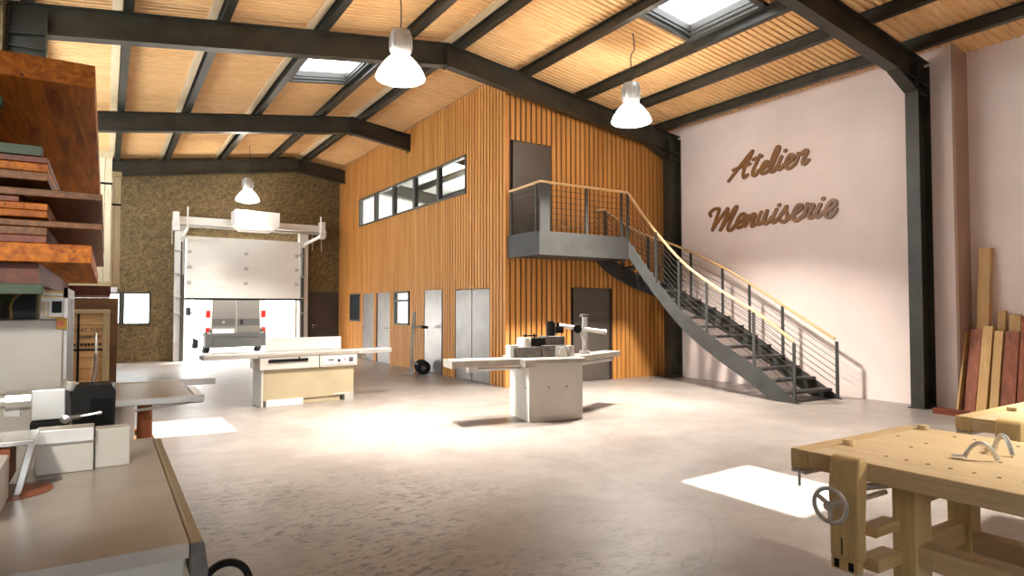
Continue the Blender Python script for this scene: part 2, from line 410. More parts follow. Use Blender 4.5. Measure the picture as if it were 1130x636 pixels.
# ------------------------------------------------------------------ steel frame
def ibeam(m, p, q, w_, h, tf=.018, tw=.012):
    "I-section whose top flange runs from p to q, web vertical"
    p, q = Vector(p), Vector(q); dn = Vector((0,0,-1))
    m.bar(p+dn*tf/2, q+dn*tf/2, w_, tf); m.bar(p+dn*(h-tf/2), q+dn*(h-tf/2), w_, tf); m.bar(p+dn*h/2, q+dn*h/2, tw, h-2*tf)
PLACE = ['nearest the camera, mostly out of frame', 'above the leaning planks', 'above the front of the timber clad room', 'running into the window side of the timber clad room', 'against the back wall']
for i, y in enumerate(FR):
    t = thing('rafter_beam', 'dark steel roof frame ' + PLACE[i], 'steel beam', (XR0,y,zb(XR0)), 0, 'portal roof frames', 'structure')
    for s in (-1, 1):
        e = XL+.02 if s < 0 else XR-.02
        m = MB(); ibeam(m, (XR0,y,zb(XR0)-.005), (e,y,zb(e)-.005), .19, .42)
        if s > 0:
            hx = e - .95          # small knee haunch
            m.prism([(e,y-.008,zb(e)-.42),(hx,y-.008,zb(hx)-.42),(e-.42,y-.008,zb(e)-.52),(e,y-.008,zb(e)-.52)],(0,.016,0))
            m.bar((hx,y,zb(hx)-.425),(e-.42,y,zb(e)-.53),.19,.018)
        m.box(XR0-s*.012, XR0, y-.095, y+.095, zb(XR0)-.46, zb(XR0))
        if i == 3 and s > 0: m.box(BX-.05, BX-.03, y-.11, y+.11, zb(BX)-.47, zb(BX)-.01)
        m.done('rafter', M['steel'], t)
def column(x0, x1, y, label, top):
    m = MB(); m.box(x0,x0+.02,y-.1,y+.1,0,top); m.box(x1-.02,x1,y-.1,y+.1,0,top); m.box(x0+.02,x1-.02,y-.007,y+.007,0,top)
    m.box(x0-.03,x1,y-.13,y+.13,0,.02)
    for z in (.02, top-.5): m.box(x0+.02,x1-.02,y-.1,y+.1,z,z+.012)
    S(m.done('steel_column', M['steel']), label, 'steel column')
column(10.88, 11.28, 5.06, 'dark steel column on the pink wall beside the leaning planks', zb(11.1)-.1)
column(10.90, 11.28, 10.40, 'dark steel column behind the top of the staircase', zb(11.1)-.1)
column(XL+.01, -.72, 10.40, 'dark steel column behind the timber rack at the left edge', zb(-1)-.1)
column(XL+.01, -.75, 15.75, 'dark steel column behind the stacked crates', zb(-1)-.1)
PUR = [-.95, .20, 1.45, 2.95, 4.45, 5.50, 7.0, 8.45, 9.57, 10.78]
ORD = ['at the left eave','over the timber rack','second from the left','left of the small skylight','right of the small skylight','just right of the ridge','left of the large skylight','right of the large skylight','second from the right wall','along the top of the pink wall']
for x, nm in zip(PUR, ORD):
    m = MB(); t_ = math.atan(.14)*(1 if x < XR0 else -1)
    y0 = YN; y1 = YB if x < BX else YB
    z = zb(x)
    m.box(x-.06,x+.06,y0,y1,z,z+.014); m.box(x-.006,x+.006,y0,y1,z+.014,z+.19); m.box(x-.06,x+.06,y0,y1,z+.178,z+.192)
    S(m.done('purlin_beam', M['steel']), 'dark steel roof purlin ' + nm, 'steel beam')
    if x < BX and x > -.5:
        m = MB(); 
        m.hexa([(x-.2,y0,zc(x-.2)-.03),(x-.07,y0,zc(x-.07)-.03),(x-.07,y1,zc(x-.07)-.03),(x-.2,y1,zc(x-.2)-.03),(x-.2,y0,zc(x-.2)+.0),(x-.07,y0,zc(x-.07)+.0),(x-.07,y1,zc(x-.07)),(x-.2,y1,zc(x-.2))])
        if abs(x-4.45) > .1: m.done('ceiling_batten', M['batten'], ceil)

# ------------------------------------------------------------------ timber clad room
SIDE = [(19.53,20.5,1.17,2.06,'win'), (18.36,19.3,0,2.05,'door'), (17.04,18.02,0,2.05,'door'), (15.68,16.7,1.14,2.05,'win'), (13.75,14.72,0,2.05,'door'), (11.48,13.04,0,2.02,'door'), (12.5,19.65,4.18,5.06,'win')]
FRONT = [(8.5,9.53,0,2.04), (6.95,7.93,3.04,5.04)]
m = MB(); pitch = .13; y = BY
k = 0
while y < YB-.02:
    y0, y1 = y, min(y+.088, YB)
    segs = [(0, zc(BX)-.02)]
    for h in SIDE:
        if h[0]-.03 < (y0+y1)/2 < h[1]+.03:
            ns = []
            for a, b_ in segs:
                if h[2] > a: ns.append((a, min(b_, h[2])))
                if h[3] < b_: ns.append((max(a, h[3]), b_))
            segs = ns
    for a, b_ in segs:
        if b_-a > .02: m.box(BX-.02, BX, y0, y1, a, b_)
    y += pitch
bk = MB()
for a,b_,c,d in grid_rects(BY+.03, YB, 0, 6.35, SIDE): bk.box(BX,BX+.1,a,b_,c,d)
o = S(m.done('wall_cladding_side', M['slat']), 'long side of the orange timber clad room with strip window', 'wall')
bk.done('backing_board', M['slat_back'], o)
m = MB(); x = BX-.035
while x < XR-.1:
    x0, x1 = x, min(x+.090, XR)
    segs = [(0, min(zc(x0),zc(x1))-.02)]
    for h in FRONT:
        if h[0]-.03 < (x0+x1)/2 < h[1]+.03:
            ns = []
            for a, b_ in segs:
                if h[2] > a: ns.append((a, min(b_, h[2])))
                if h[3] < b_: ns.append((max(a, h[3]), b_))
            segs = ns
    for a, b_ in segs:
        if b_-a > .02: m.box(x0, x1, BY-.03, BY, a, b_)
    x += pitch
bk = MB()
for a,b_,c,d in grid_rects(BX, XR, 0, 5.4, FRONT): bk.box(a,b_,BY,BY+.1,c,d)
bk.prism([(BX,BY,5.4),(XR,BY,5.4),(XR,BY,zc(XR)),(BX,BY,zc(BX))],(0,.1,0))
o = S(m.done('wall_cladding_front', M['slat']), 'orange timber slat wall behind the stair landing', 'wall')
bk.done('backing_board', M['slat_back'], o)

def lever(m, p, d, s):
    "door handle: rose, neck, lever; d = outward, s = lever direction"
    p, d, s = Vector(p), Vector(d), Vector(s)
    m.cyl(p, p+d*.012, .027); m.cyl(p+d*.012, p+d*.05, .010); m.cyl(p+d*.05, p+d*.05+s*.12, .010); m.cyl(p+Vector((0,0,-.09)), p+Vector((0,0,-.09))+d*.01, .022)
DN = [0]
def door(box, mat, label, hp=None, hd=None, hs=None, frame=True, split=None):
    DN[0] += 1
    x0,x1,y0,y1,z0,z1 = box
    t = thing('door_%d' % DN[0], label, 'door', ((x0+x1)/2,(y0+y1)/2,z0), 0, None, 'structure')
    along_y = (y1-y0) > (x1-x0)
    cuts = [split] if split else []
    a0, a1 = (y0,y1) if along_y else (x0,x1)
    es = [a0]+cuts+[a1]
    for p, q in zip(es, es[1:]):
        m = MB(); e = .014 if split else .004
        if along_y: m.box(x0,x1,p+e,q-e,z0+.01,z1-e)
        else: m.box(p+e,q-e,y0,y1,z0+.01,z1-e)
        lf = m.done('door_leaf', mat, t, bevel=.004)
    if hp:
        for H in (hp if isinstance(hp, list) else [hp]):
            m = MB(); lever(m, H, hd, hs); m.done('handle', M['chrome'], t, smooth=True)
    if frame:
        m = MB(); f = .03
        if along_y:
            m.box(x0+.01,x1+.05,y0-f,y0,z0,z1+f); m.box(x0+.01,x1+.05,y1,y1+f,z0,z1+f); m.box(x0+.01,x1+.05,y0,y1,z1,z1+f)
        else:
            m.box(x0-f,x0,y0+.01,y1+.05,z0,z1+f); m.box(x1,x1+f,y0+.01,y1+.05,z0,z1+f); m.box(x0,x1,y0+.01,y1+.05,z1,z1+f)
        m.done('door_frame', M['frame'] if mat != M['door_steel'] else M['door_steel'], t)
    return t
door((BX-.01,BX+.04,18.36,19.3,0,2.05), M['door_steel'], 'grey door nearest the back wall in the timber side', (BX-.01,18.5+.7,1.02), (-1,0,0), (0,-1,0))
door((BX-.01,BX+.04,17.04,18.02,0,2.05), M['door_steel'], 'grey door between the far grey door and the lit window', (BX-.01,17.2,1.02), (-1,0,0), (0,1,0))
door((BX-.01,BX+.04,13.75,14.72,0,2.05), M['door_steel'], 'single grey door beside the hand truck', (BX-.01,14.6,1.0), (-1,0,0), (0,-1,0))
door((BX-.01,BX+.04,11.48,13.04,0,2.02), M['door_steel'], 'double grey door in the timber side near the corner', split=12.26)
door((8.5,9.53,BY-.01,BY+.04,0,2.04), M['door_dark'], 'dark grey metal door under the staircase landing')
door((6.95,7.93,BY-.01,BY+.04,3.045,5.04), M['door_dark'], 'dark bronze upper door opening onto the stair landing')
door((5.78,6.79,YB-.02,YB+.06,0,2.13), M['door_brown'], 'dark brown door in the chipboard back wall', (5.9,YB-.02,1.02), (0,-1,0), (1,0,0))

WN = [2]
def window(box, axis, label, mull=(), pane=None, bar_=.05, horiz=()):
    WN[0] += 1
    u0,u1,z0,z1,p0,p1 = box      # u range, z range, plane range
    t = thing('window_%d' % WN[0], label, 'window', (((p0+p1)/2,(u0+u1)/2,z0) if axis == 'x' else ((u0+u1)/2,(p0+p1)/2,z0)), 0, None, 'structure')
    def bx(m, a, b_, c, d, q0=p0, q1=p1):
        m.box(q0,q1,a,b_,c,d) if axis == 'x' else m.box(a,b_,q0,q1,c,d)
    m = MB(); k = bar_
    bx(m,u0,u1,z0,z0+k); bx(m,u0,u1,z1-k,z1); bx(m,u0,u0+k,z0,z1); bx(m,u1-k,u1,z0,z1)
    m.done('window_frame', M['frame'], t)
    for v in mull:
        m = MB(); bx(m, v-.07, v+.07, z0+k, z1-k); m.done('mullion', M['frame'], t)
    for v in horiz:
        m = MB(); bx(m, u0+k, u1-k, v-.03, v+.03); m.done('transom', M['frame'], t)
    es = [u0]+list(mull)+[u1]; pm = (p0+p1)/2
    for a, b_ in zip(es, es[1:]):
        m = MB(); bx(m, a+(k if a==u0 else .07), b_-(k if b_==u1 else .07), z0+k, z1-k, pm-.004, pm+.004); m.done('pane', pane or M['glass'], t)
    return t
window((12.5,19.65,4.18,5.06,BX-.045,BX+.06), 'x', 'long five pane strip window high in the timber side', mull=(13.93,15.36,16.79,18.22))
window((19.53,20.5,1.17,2.06,BX-.04,BX+.04), 'x', 'small dark window near the back corner of the timber side', pane=M['dark_glass'])
t = window((15.68,16.7,1.14,2.05,BX-.04,BX+.06), 'x', 'bright window beside the hand truck in the timber side', horiz=(1.80,))
m = MB(); m.box(BX+.07,BX+.08,15.68,16.7,1.14,2.05); m.done('lit_blind', M['lit'], t)
window((-.9,1.12,1.10,2.06,YB-.03,YB+.08), 'y', 'dark framed window in the chipboard back wall', mull=(.38,))
for h in LW: window((h[0],h[1],h[2],h[3],XL-.12,XL-.04), 'x', 'tall window added for daylight in the left wall behind the timber rack', mull=((h[0]+h[1])/2,))
window((8.2,10.4,3.75,4.75,YB-.08,YB+.08), 'y', 'far window inside the mezzanine room')
# ------------------------------------------------------------------ staircase
t = thing('staircase', 'curved dark steel staircase with landing, open treads and pale wooden handrails', 'staircase', (6.8,9.68,0))
ZL = 3.05; YF = 9.68; XE = 9.05
m = MB(); m.box(BX+.025, XE-.025, YF+.025, BY-.06, ZL-.05, ZL-.004); m.done('landing_plate', M['stair_steel'], t)
m = MB()
m.box(BX, XE, YF, YF+.02, 2.60, ZL+.0); m.box(BX, BX+.02, YF+.02, BY-.05, 2.60, ZL)
m.box(BX+.02, XE, YF+.02, YF+.09, 2.60, 2.62); m.box(XE-.02, XE, YF+.02, BY-.06, 2.68, ZL-.05)
m.box(BX+.02, XE-.02, YF+.02, BY-.06, 2.62, 2.66)
m.done('landing_fascia', M['stair_steel'], t)
INN = [(.0,9.72,6.30),(.1,9.72,6.43),(.55,9.72,7.08),(1.08,9.71,8.06),(1.55,9.68,8.77),(2.10,9.53,9.25),(2.6,9.30,9.53),(3.05,9.05,9.70)]
OUT = [(.0,10.85,6.20),(.12,10.85,6.38),(.60,10.85,7.19),(1.06,10.85,7.96),(1.50,10.85,8.75),(1.85,10.85,9.52),(2.12,10.80,10.15),(2.35,10.45,10.62),(2.55,9.95,10.72),(2.8,9.4,10.73),(3.05,9.05,10.73)]
def at(path, z):
    z = max(path[0][0], min(path[-1][0], z))
    for a, b_ in zip(path, path[1:]):
        if a[0] <= z <= b_[0]:
            f = (z-a[0])/(b_[0]-a[0]); return Vector((a[1]+(b_[1]-a[1])*f, a[2]+(b_[2]-a[2])*f, z))
RIS = ZL/17
for k in range(1, 17):
    z = RIS*k
    a0, a1 = at(INN, z-.02), at(INN, z+RIS*.92)
    b0, b1 = at(OUT, z-.02), at(OUT, z+RIS*.92)
    # open treads: keep the going a little shorter than the step so light shows between
    f = .66
    a1 = a0 + (a1-a0)*f; b1 = b0 + (b1-b0)*f
    m = MB(); q = [Vector((p.x,p.y,z)) for p in (a0,b0,b1,a1)]
    m.hexa([p+Vector((0,0,-.045)) for p in q] + q)
    m.done('tread', M['stair_steel'], t)
def stringer(path, off, name, top=-.045, depth=.41):
    P = smooth_path([Vector((p[1],p[2],p[0])) for p in path], 5)
    ringsT = []
    for i, p in enumerate(P):
        d = (P[min(i+1,len(P)-1)]-P[max(i-1,0)]); d.z = 0
        nrm = Vector((-d.y, d.x, 0)).normalized()*off
        zt, zl = p.z+top, max(0.0, p.z-depth)
        ringsT.append([Vector((p.x,p.y,zl)), Vector((p.x,p.y,zl))+nrm, Vector((p.x,p.y,zt))+nrm, Vector((p.x,p.y,zt))])
    m = MB(); m.loft(ringsT); return m.done(name, M['stair_steel'], t)
stringer(INN, .022, 'stringer'); stringer(OUT, -.022, 'stringer')
RAILH = .93
def rail(pts, name='handrail'):
    m = MB(); m.tube(pts, .026, 10); return m.done(name, M['handrail'], t, smooth=True)
def post(p, q, w_=.055, d=.02, along=(0,1,0)):
    m = MB(); m.bar(p, q, d, w_, up=along); m.done('baluster_post', M['stair_steel'], t)
def rods(P0s, name='guard_rod'):
    for k in range(1, 8):
        m = MB(); m.tube([p + Vector((0,0,RAILH*k/8.2)) for p in P0s], .0052, 5); m.done(name, M['stair_steel'], t)
# landing rails
c0, c1, c2 = Vector((BX+.02,BY-.1,ZL)), Vector((BX+.02,YF+.02,ZL)), Vector((XE-.02,YF+.02,ZL))
up = Vector((0,0,1))
inn = [Vector((p[1],p[2],p[0])) for p in INN][1:]
innS = smooth_path(inn, 5)[::-1]
innR = [c2+up*RAILH]+[p+up*RAILH for p in innS[1:]]
rail([c0+up*.90, c1+up*RAILH, c2+up*RAILH] + innR[1:])
rods([c0, c1, c2])
rods(innS)
for p, al in ((c0+Vector((0,-.05,0)),(0,1,0)), (c1+Vector((0,.12,0)),(0,1,0)), (c1+Vector((.2,0,0)),(1,0,0)), (Vector((7.95,YF+.02,ZL)),(1,0,0)), (c2-Vector((.16,0,0)),(1,0,0)), (c2,(1,0,0))):
    post(p+up*-.12, p+up*(RAILH-.02), along=al)
m = MB(); m.box(BX+.015, BX+.20, YF+.005, YF+.02, ZL-.4, ZL+RAILH-.02); m.done('corner_plate', M['stair_steel'], t)
for z in (.1, .62, 1.20, 1.68, 2.24):
    p = at(INN, z); post(p-up*.12, p+up*(RAILH-.02))
outS = smooth_path([Vector((p[1],p[2],p[0])) for p in OUT][1:], 5)[::-1]
rail([Vector((9.05,10.73,ZL+.7))] + [p+up*RAILH for p in outS[4:]])
rods(outS)
for z in (.1, .73, 1.16, 1.52, 1.9, 2.33, 2.6, 2.85):
    p = at(OUT, z); post(p-up*.12, p+up*(RAILH-.02))

# ------------------------------------------------------------------ lettering on the pink wall
def lettering(name, strokes, label):
    m = MB()
    for s in strokes:
        P = smooth_path([Vector((0,a,b_)) for a,b_ in s], 6); r = .036
        L, Rr = [], []
        for i, p in enumerate(P):
            d = P[min(i+1,len(P)-1)]-P[max(i-1,0)]; d.normalize(); nn = Vector((0,-d.z,d.y))
            L.append(p+nn*r); Rr.append(p-nn*r)
        d0 = (P[1]-P[0]).normalized(); d1 = (P[-1]-P[-2]).normalized()
        def cap(c, d, sgn):
            out = []
            a0 = math.atan2(d.z, d.y)
            for k in range(1, 6):
                an = a0 + sgn*(PI/2 - PI*k/6); out.append(c+Vector((0,math.cos(an),math.sin(an)))*r)
            return out
        # quads with rounded ends, each its own solid piece of the script
        xf = XR-.028-.0021*strokes.index(s)/3; st = .00012
        m.loft([[Vector((xf-st*i,a.y,a.z)),Vector((xf-st*i,c.y,c.z)),Vector((XR-.001,c.y,c.z)),Vector((XR-.001,a.y,a.z))] for i, (a, c) in enumerate(zip(L, Rr))])
        for p, o_ in ((P[0], .0003), (P[-1], .0005+st*len(P))): m.cyl((xf-o_,p.y,p.z),(XR-.001,p.y,p.z),r,n=18)
    return tag(m.done(name, M['letters']), label, 'lettering', 'wall lettering')
LET_Atelier=[
[(8.958,4.339),(8.814,4.466),(8.613,4.647),(8.475,4.769),(8.347,4.865)],
[(8.347,4.865),(8.417,4.741),(8.536,4.566),(8.585,4.408),(8.554,4.343),(8.476,4.389)],
[(8.833,4.554),(8.653,4.581),(8.419,4.610)],
[(8.172,4.741),(8.248,4.609),(8.337,4.463),(8.346,4.366),(8.286,4.349),(8.217,4.408)],
[(8.334,4.685),(8.236,4.698),(8.131,4.716)],
[(8.225,4.426),(8.102,4.452),(7.991,4.521),(8.016,4.580),(8.090,4.546),(8.150,4.444),(8.129,4.360),(8.048,4.358),(7.939,4.405)],
[(7.939,4.405),(7.810,4.619),(7.727,4.785),(7.754,4.829),(7.808,4.762),(7.900,4.573),(7.946,4.429),(7.918,4.354),(7.850,4.360),(7.771,4.447)],
[(7.681,4.609),(7.745,4.486),(7.764,4.395),(7.719,4.365),(7.631,4.433)],
[(7.596,4.711),(7.582,4.717)],
[(7.628,4.442),(7.517,4.467),(7.421,4.535),(7.441,4.601),(7.509,4.590),(7.579,4.479),(7.570,4.378),(7.502,4.346),(7.383,4.410)],
[(7.383,4.410),(7.328,4.522),(7.314,4.599)],
[(7.314,4.599),(7.274,4.579),(7.156,4.627),(7.127,4.588),(7.197,4.481),(7.221,4.394),(7.179,4.371),(7.101,4.431)],
]
LET_Menuiserie=[
[(9.452,3.645),(9.473,3.707),(9.364,3.773),(9.245,3.778),(9.216,3.736),(9.281,3.596),(9.404,3.325)],
[(9.404,3.325),(9.197,3.551),(9.007,3.733),(8.982,3.743),(9.029,3.599),(9.149,3.357),(9.191,3.303)],
[(9.191,3.303),(8.989,3.527),(8.804,3.733),(8.752,3.746),(8.826,3.608),(8.962,3.388),(8.984,3.288),(8.903,3.273),(8.797,3.363)],
[(8.797,3.369),(8.649,3.436),(8.550,3.524),(8.580,3.584),(8.667,3.555),(8.756,3.432),(8.749,3.324),(8.670,3.305),(8.560,3.376)],
[(8.567,3.370),(8.465,3.530),(8.533,3.357),(8.553,3.316)],
[(8.545,3.325),(8.435,3.477),(8.339,3.547),(8.313,3.511),(8.379,3.388),(8.391,3.308),(8.342,3.303),(8.258,3.391)],
[(8.155,3.563),(8.239,3.428),(8.255,3.342),(8.210,3.321),(8.117,3.391),(8.016,3.571)],
[(8.016,3.571),(8.069,3.423),(8.081,3.335),(8.034,3.317),(7.917,3.431)],
[(7.801,3.574),(7.881,3.433),(7.897,3.340),(7.854,3.322),(7.751,3.401)],
[(7.751,3.649),(7.740,3.657)],
[(7.751,3.401),(7.634,3.537),(7.578,3.607),(7.597,3.516),(7.564,3.419),(7.586,3.335),(7.652,3.299),(7.707,3.330)],
[(7.575,3.340),(7.459,3.412)],
[(7.459,3.406),(7.348,3.469),(7.258,3.533),(7.280,3.591),(7.346,3.576),(7.424,3.463),(7.426,3.347),(7.367,3.297),(7.227,3.384)],
[(7.228,3.353),(7.167,3.491),(7.140,3.587)],
[(7.140,3.587),(7.108,3.549),(7.038,3.564),(7.019,3.531),(7.084,3.435),(7.102,3.338),(7.057,3.312),(6.964,3.399)],
[(6.881,3.542),(6.942,3.432),(6.965,3.351),(6.928,3.311),(6.827,3.393)],
[(6.823,3.640),(6.811,3.650)],
[(6.821,3.372),(6.714,3.417),(6.583,3.510),(6.591,3.569),(6.651,3.577),(6.743,3.479),(6.775,3.372),(6.746,3.295),(6.670,3.294),(6.572,3.413)],
]

lettering('wall_lettering', LET_Atelier, 'brown script word Atelier fixed high on the pink wall')
lettering('wall_lettering', LET_Menuiserie, 'brown script word Menuiserie fixed on the pink wall below the other word')

# ------------------------------------------------------------------ pendant lamps
def lamp(loc, ztop, label, power=900, spill=100, spread=92):
    x,y,z = loc
    t = thing('pendant_lamp', label, 'lamp', (x,y,z), 0, 'high bay pendant lamps')
    m = MB(); m.lathe([(.335,0),(.345,.02),(.31,.11),(.22,.24),(.13,.33),(.10,.36),(.085,.36),(.12,.32),(.205,.235),(.295,.11),(.325,.02),(.335,0)], n=36); m.done('reflector', M['acrylic'], t, smooth=True, world=False)
    m = MB(); m.lathe([(.0,.36),(.13,.36),(.15,.39),(.15,.62),(.13,.68),(.04,.71),(.0,.71)], n=28); 
    for k in range(10):
        a = 2*PI*k/10; m.bar((.15*math.cos(a),.15*math.sin(a),.42),(.15*math.cos(a),.15*math.sin(a),.6),.012,.03,up=(math.cos(a),math.sin(a),0))
    m.done('ballast_housing', M['lamp'], t, smooth=True, world=False)
    m = MB(); m.lathe([(.0,-.055),(.14,-.045),(.26,-.015),(.315,.02),(.0,.02)], n=32); m.done('diffuser', M['lens'], t, smooth=True, world=False)
    m = MB(); H = ztop-z
    m.tube(smooth_path([(0,0,.70),(0.01,.01,.7+(H-.7)*.3),(.0,.0,.7+(H-.7)*.55),(.05,-.03,.7+(H-.7)*.68),(.03,-.02,H)],5), .010, 6); m.done('cord', M['frame'], t, world=False)
    L = bpy.data.lights.new('lamp_glow', 'AREA'); L.shape = 'DISK'; L.size = .5; L.energy = power; L.color = (1,.93,.84); L.spread = R(spread)
    lo = bpy.data.objects.new('lamp_light', L); COL.objects.link(lo); lo.parent = t; lo.location = (0,0,-.08)
    L = bpy.data.lights.new('lamp_spill', 'POINT'); L.shadow_soft_size = .08; L.energy = spill; L.color = (1,.93,.84)
    lo = bpy.data.objects.new('lamp_spill', L); COL.objects.link(lo); lo.parent = t; lo.location = (0,0,.14)
LP = 420
lamp((3.4,8.2,4.78), zc(3.4), 'glowing high bay lamp hanging nearest, left of the ridge', 235, 120, 90)
lamp((7.55,8.0,4.78), zc(7.55), 'glowing high bay lamp hanging before the stair landing', 425, 300, 122)
lamp((7.55,1.5,4.78), zc(7.55), 'added high bay lamp over the workbenches, above the picture', 190, 60, 80)  # unseen lamp, added to brighten the near right wall and leaning planks
lamp((3.5,20.1,4.78), zc(3.5), 'glowing high bay lamp hanging above the garage door', 150, 90)

# ------------------------------------------------------------------ garage door
t = thing('garage_door', 'half raised white sectional garage door with tracks', 'garage door', (3.7,21.5,0))
GY = 21.45
for k in range(4):
    z0 = 1.90+k*.47
    m = MB(); m.box(2.02,5.36,GY-.02,GY+.03,z0,z0+.47)
    for q in (.12,.235,.35): m.box(2.04,5.34,GY-.028,GY-.02,z0+q-.010,z0+q+.010)
    m.done('door_section', M['white_metal'], t)
    if k:
        for x in (2.05,3.66,5.22):
            m = MB(); m.box(x,x+.10,GY-.04,GY-.02,z0-.05,z0+.05); m.cyl((x-.02,GY-.035,z0),(x+.12,GY-.035,z0),.012,n=8); m.done('hinge', M['grey_metal'], t)
m = MB(); m.box(1.98,5.40,GY-.03,GY+.03,1.84,1.905); m.done('bottom_seal', M['rubber'], t)
for s, x in ((-1,1.86),(1,5.52)):
    m = MB(); m.box(x-.14,x+.14,GY+.05,YB-.005,0,4.2); m.done('jamb', M['white_metal'], t)
    m = MB(); m.box(x-.02-s*.03,x+.02-s*.03,GY-.05,GY+.05,0,3.6); m.box(x-s*.09-.012,x-s*.09+.012,GY-.03,GY+.05,0,2.6)
    m.done('track', M['frame'], t)
    m = MB(); m.bar((x,GY-.02,3.70),(x,19.5,3.80),.05,.09); m.bar((x,19.55,3.8),(x,19.55,4.4),.04,.04); m.tube(smooth_path([(x,GY,3.4),(x,GY-.02,3.6),(x,GY-.2,3.75),(x,GY-.5,3.78)],5),.03,6); m.done('horizontal_track', M['white_metal'], t)
    m = MB()
    for z in (.5,1.4,1.9,2.6,3.3): m.box(x-.16*1.0,x+.02,GY-.07,GY+.05,z,z+.05)
    m.done('track_bracket', M['grey_metal'], t)
m = MB(); m.box(1.70,6.10,GY-.02,YB-.005,4.16,4.37); m.done('lintel_casing', M['white_metal'], t, bevel=.01)
m = MB(); m.cyl((1.72,GY-.10,4.08),(6.1,GY-.10,4.08),.045); m.done('spring_shaft', M['grey_metal'], t, smooth=True)
for x in (1.72,6.08):
    m = MB(); m.box(x-.08,x+.08,GY-.2,GY+.1,3.92,4.48); m.cyl((x-.1,GY-.1,4.1),(x+.1,GY-.1,4.1),.13); m.done('end_bracket', M['white_metal'], t, bevel=.006)
m = MB()
for x in (5.75,6.05,1.62): m.tube([(x,GY-.1,4.0),(x,GY-.12,3.5)],.012,6)
m.done('pull_rod', M['alu'], t)
m = MB(); Y0 = 20.4
m.prism([(3.20,Y0,4.56),(4.50,Y0,4.54),(4.50,Y0,4.12),(4.32,Y0,3.97),(3.42,Y0,3.97),(3.22,Y0,4.12)],(0,.75,0))
m.box(3.7,4.0,Y0+.75,GY+.05,4.18,4.30)
m.done('motor_housing', M['white_metal'], t, bevel=.02)

# ------------------------------------------------------------------ van in the yard
t = thing('van', 'grey panel van parked outside the garage opening, rear doors facing in', 'van', (3.84,23.9,0))
VX, VY = 3.84, 23.9
def vring(y, h, w_, zlo=.42):
    pr = [(-.96*w_,zlo),(-1.0*w_,.62),(-1.0*w_,1.15),(-.985*w_,1.5),(-.93*w_,h-.25),(-.86*w_,h-.06),(-.74*w_,h)]
    return [(VX+a,y,z) for a,z in pr]+[(VX-a,y,z) for a,z in pr[::-1]]
m = MB(); m.loft([vring(VY,2.36,.99),vring(VY+.06,2.42,1.0),vring(VY+3.4,2.42,1.0),vring(VY+3.9,2.2,.99),vring(VY+4.5,1.45,.98),vring(VY+5.2,1.15,.95),vring(VY+5.35,.8,.9)]); m.done('body', M['van_lit'], t, bevel=.02, smooth=True)
for s in (-1,1):
    m = MB(); xa, xb = (VX-.80, VX-.008) if s < 0 else (VX+.008, VX+.80)
    m.prism([(xa,VY-.03,.56),(xb,VY-.03,.56),(xb,VY-.03,2.30),(xa+(.06 if s<0 else 0),VY-.03,2.30)] if s<0 else [(xa,VY-.03,.56),(xb,VY-.03,.56),(xb-.06,VY-.03,2.30),(xa,VY-.03,2.30)],(0,.05,0))
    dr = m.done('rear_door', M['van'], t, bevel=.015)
    m = MB(); m.box(xa+.03,xb-.03,VY-.04,VY-.028,.98,1.22); m.done('door_moulding', M['bumper'], dr)
    m = MB()
    if s > 0: m.box(xa+.12,xa+.20,VY-.06,VY-.038,1.02,1.19)
    else: m.cyl((VX-.42,VY-.055,1.10),(VX-.42,VY-.038,1.10),.055)
    m.done('door_handle' if s > 0 else 'badge', M['black'] if s > 0 else M['chrome'], dr)
    if s < 0:
        m = MB(); m.box(xa+.04,xb-.06,VY-.042,VY-.028,.72,.88); m.done('plate_recess', M['clear_lens'], dr)
    for z in (.75,1.9):
        m = MB(); x = VX+s*.83; m.box(x-.05,x+.05,VY-.05,VY-.0,z,z+.12); m.done('door_hinge', M['bumper'], t)
    x = VX+s*.90; lt = MB(); lt.box(x-.075,x+.075,VY-.035,VY+.06,.78,1.50); lo = lt.done('tail_light', M['clear_lens'], t, bevel=.015)
    m = MB(); m.box(x-.078,x+.078,VY-.045,VY+.07,1.26,1.51); m.done('red_lens', M['red_lens'], lo, bevel=.012); m = MB(); m.box(x-.078,x+.078,VY-.045,VY+.07,.76,.92); m.done('red_lens', M['red_lens'], lo, bevel=.012)
    for y in (VY+.85, VY+4.1):
        x = VX+s*.86
        m = MB(); m.lathe([(.10,-.11),(.29,-.11),(.335,-.08),(.335,.08),(.29,.11),(.10,.11)],(x,y,.335),28,'x'); m.cyl((x-.07,y,.335),(x+.07,y,.335),.2); wh = m.done('wheel', M['rubber'], t, smooth=True)
        m = MB(); m.lathe([(.0,.118),(.08,.12),(.19,.10),(.21,.112),(.0,.112)],(x,y,.335),24,'x'); m.lathe([(.0,-.118),(.08,-.12),(.19,-.10),(.21,-.112),(.0,-.112)],(x,y,.335),24,'x'); m.done('hub_cap', M['alu'], wh, smooth=True)
    m = MB(); x = VX+s*1.14; m.box(x-.09,x+.09,VY+3.75,VY+3.85,1.30,1.62); m.bar((VX+s*.97,VY+3.82,1.4),(x,VY+3.82,1.4),.05,.06); m.done('wing_mirror', M['black'], t, bevel=.02)
m = MB(); m.box(VX-1.0,VX+1.0,VY-.10,VY+.15,.24,.70); m.box(VX-.72,VX+.72,VY-.16,VY-.08,.26,.56); m.done('rear_bumper', M['bumper'], t, bevel=.03)
m = MB()
for s in (-1,1): m.box(VX+s*1.0-.02,VX+s*1.0+.02,VY+1.3,VY+3.6,.55,.75); m.box(VX+s*.96-.04,VX+s*.96+.04,VY-.02,VY+.45,.3,.76)
m.done('side_skirt', M['bumper'], t, bevel=.01)
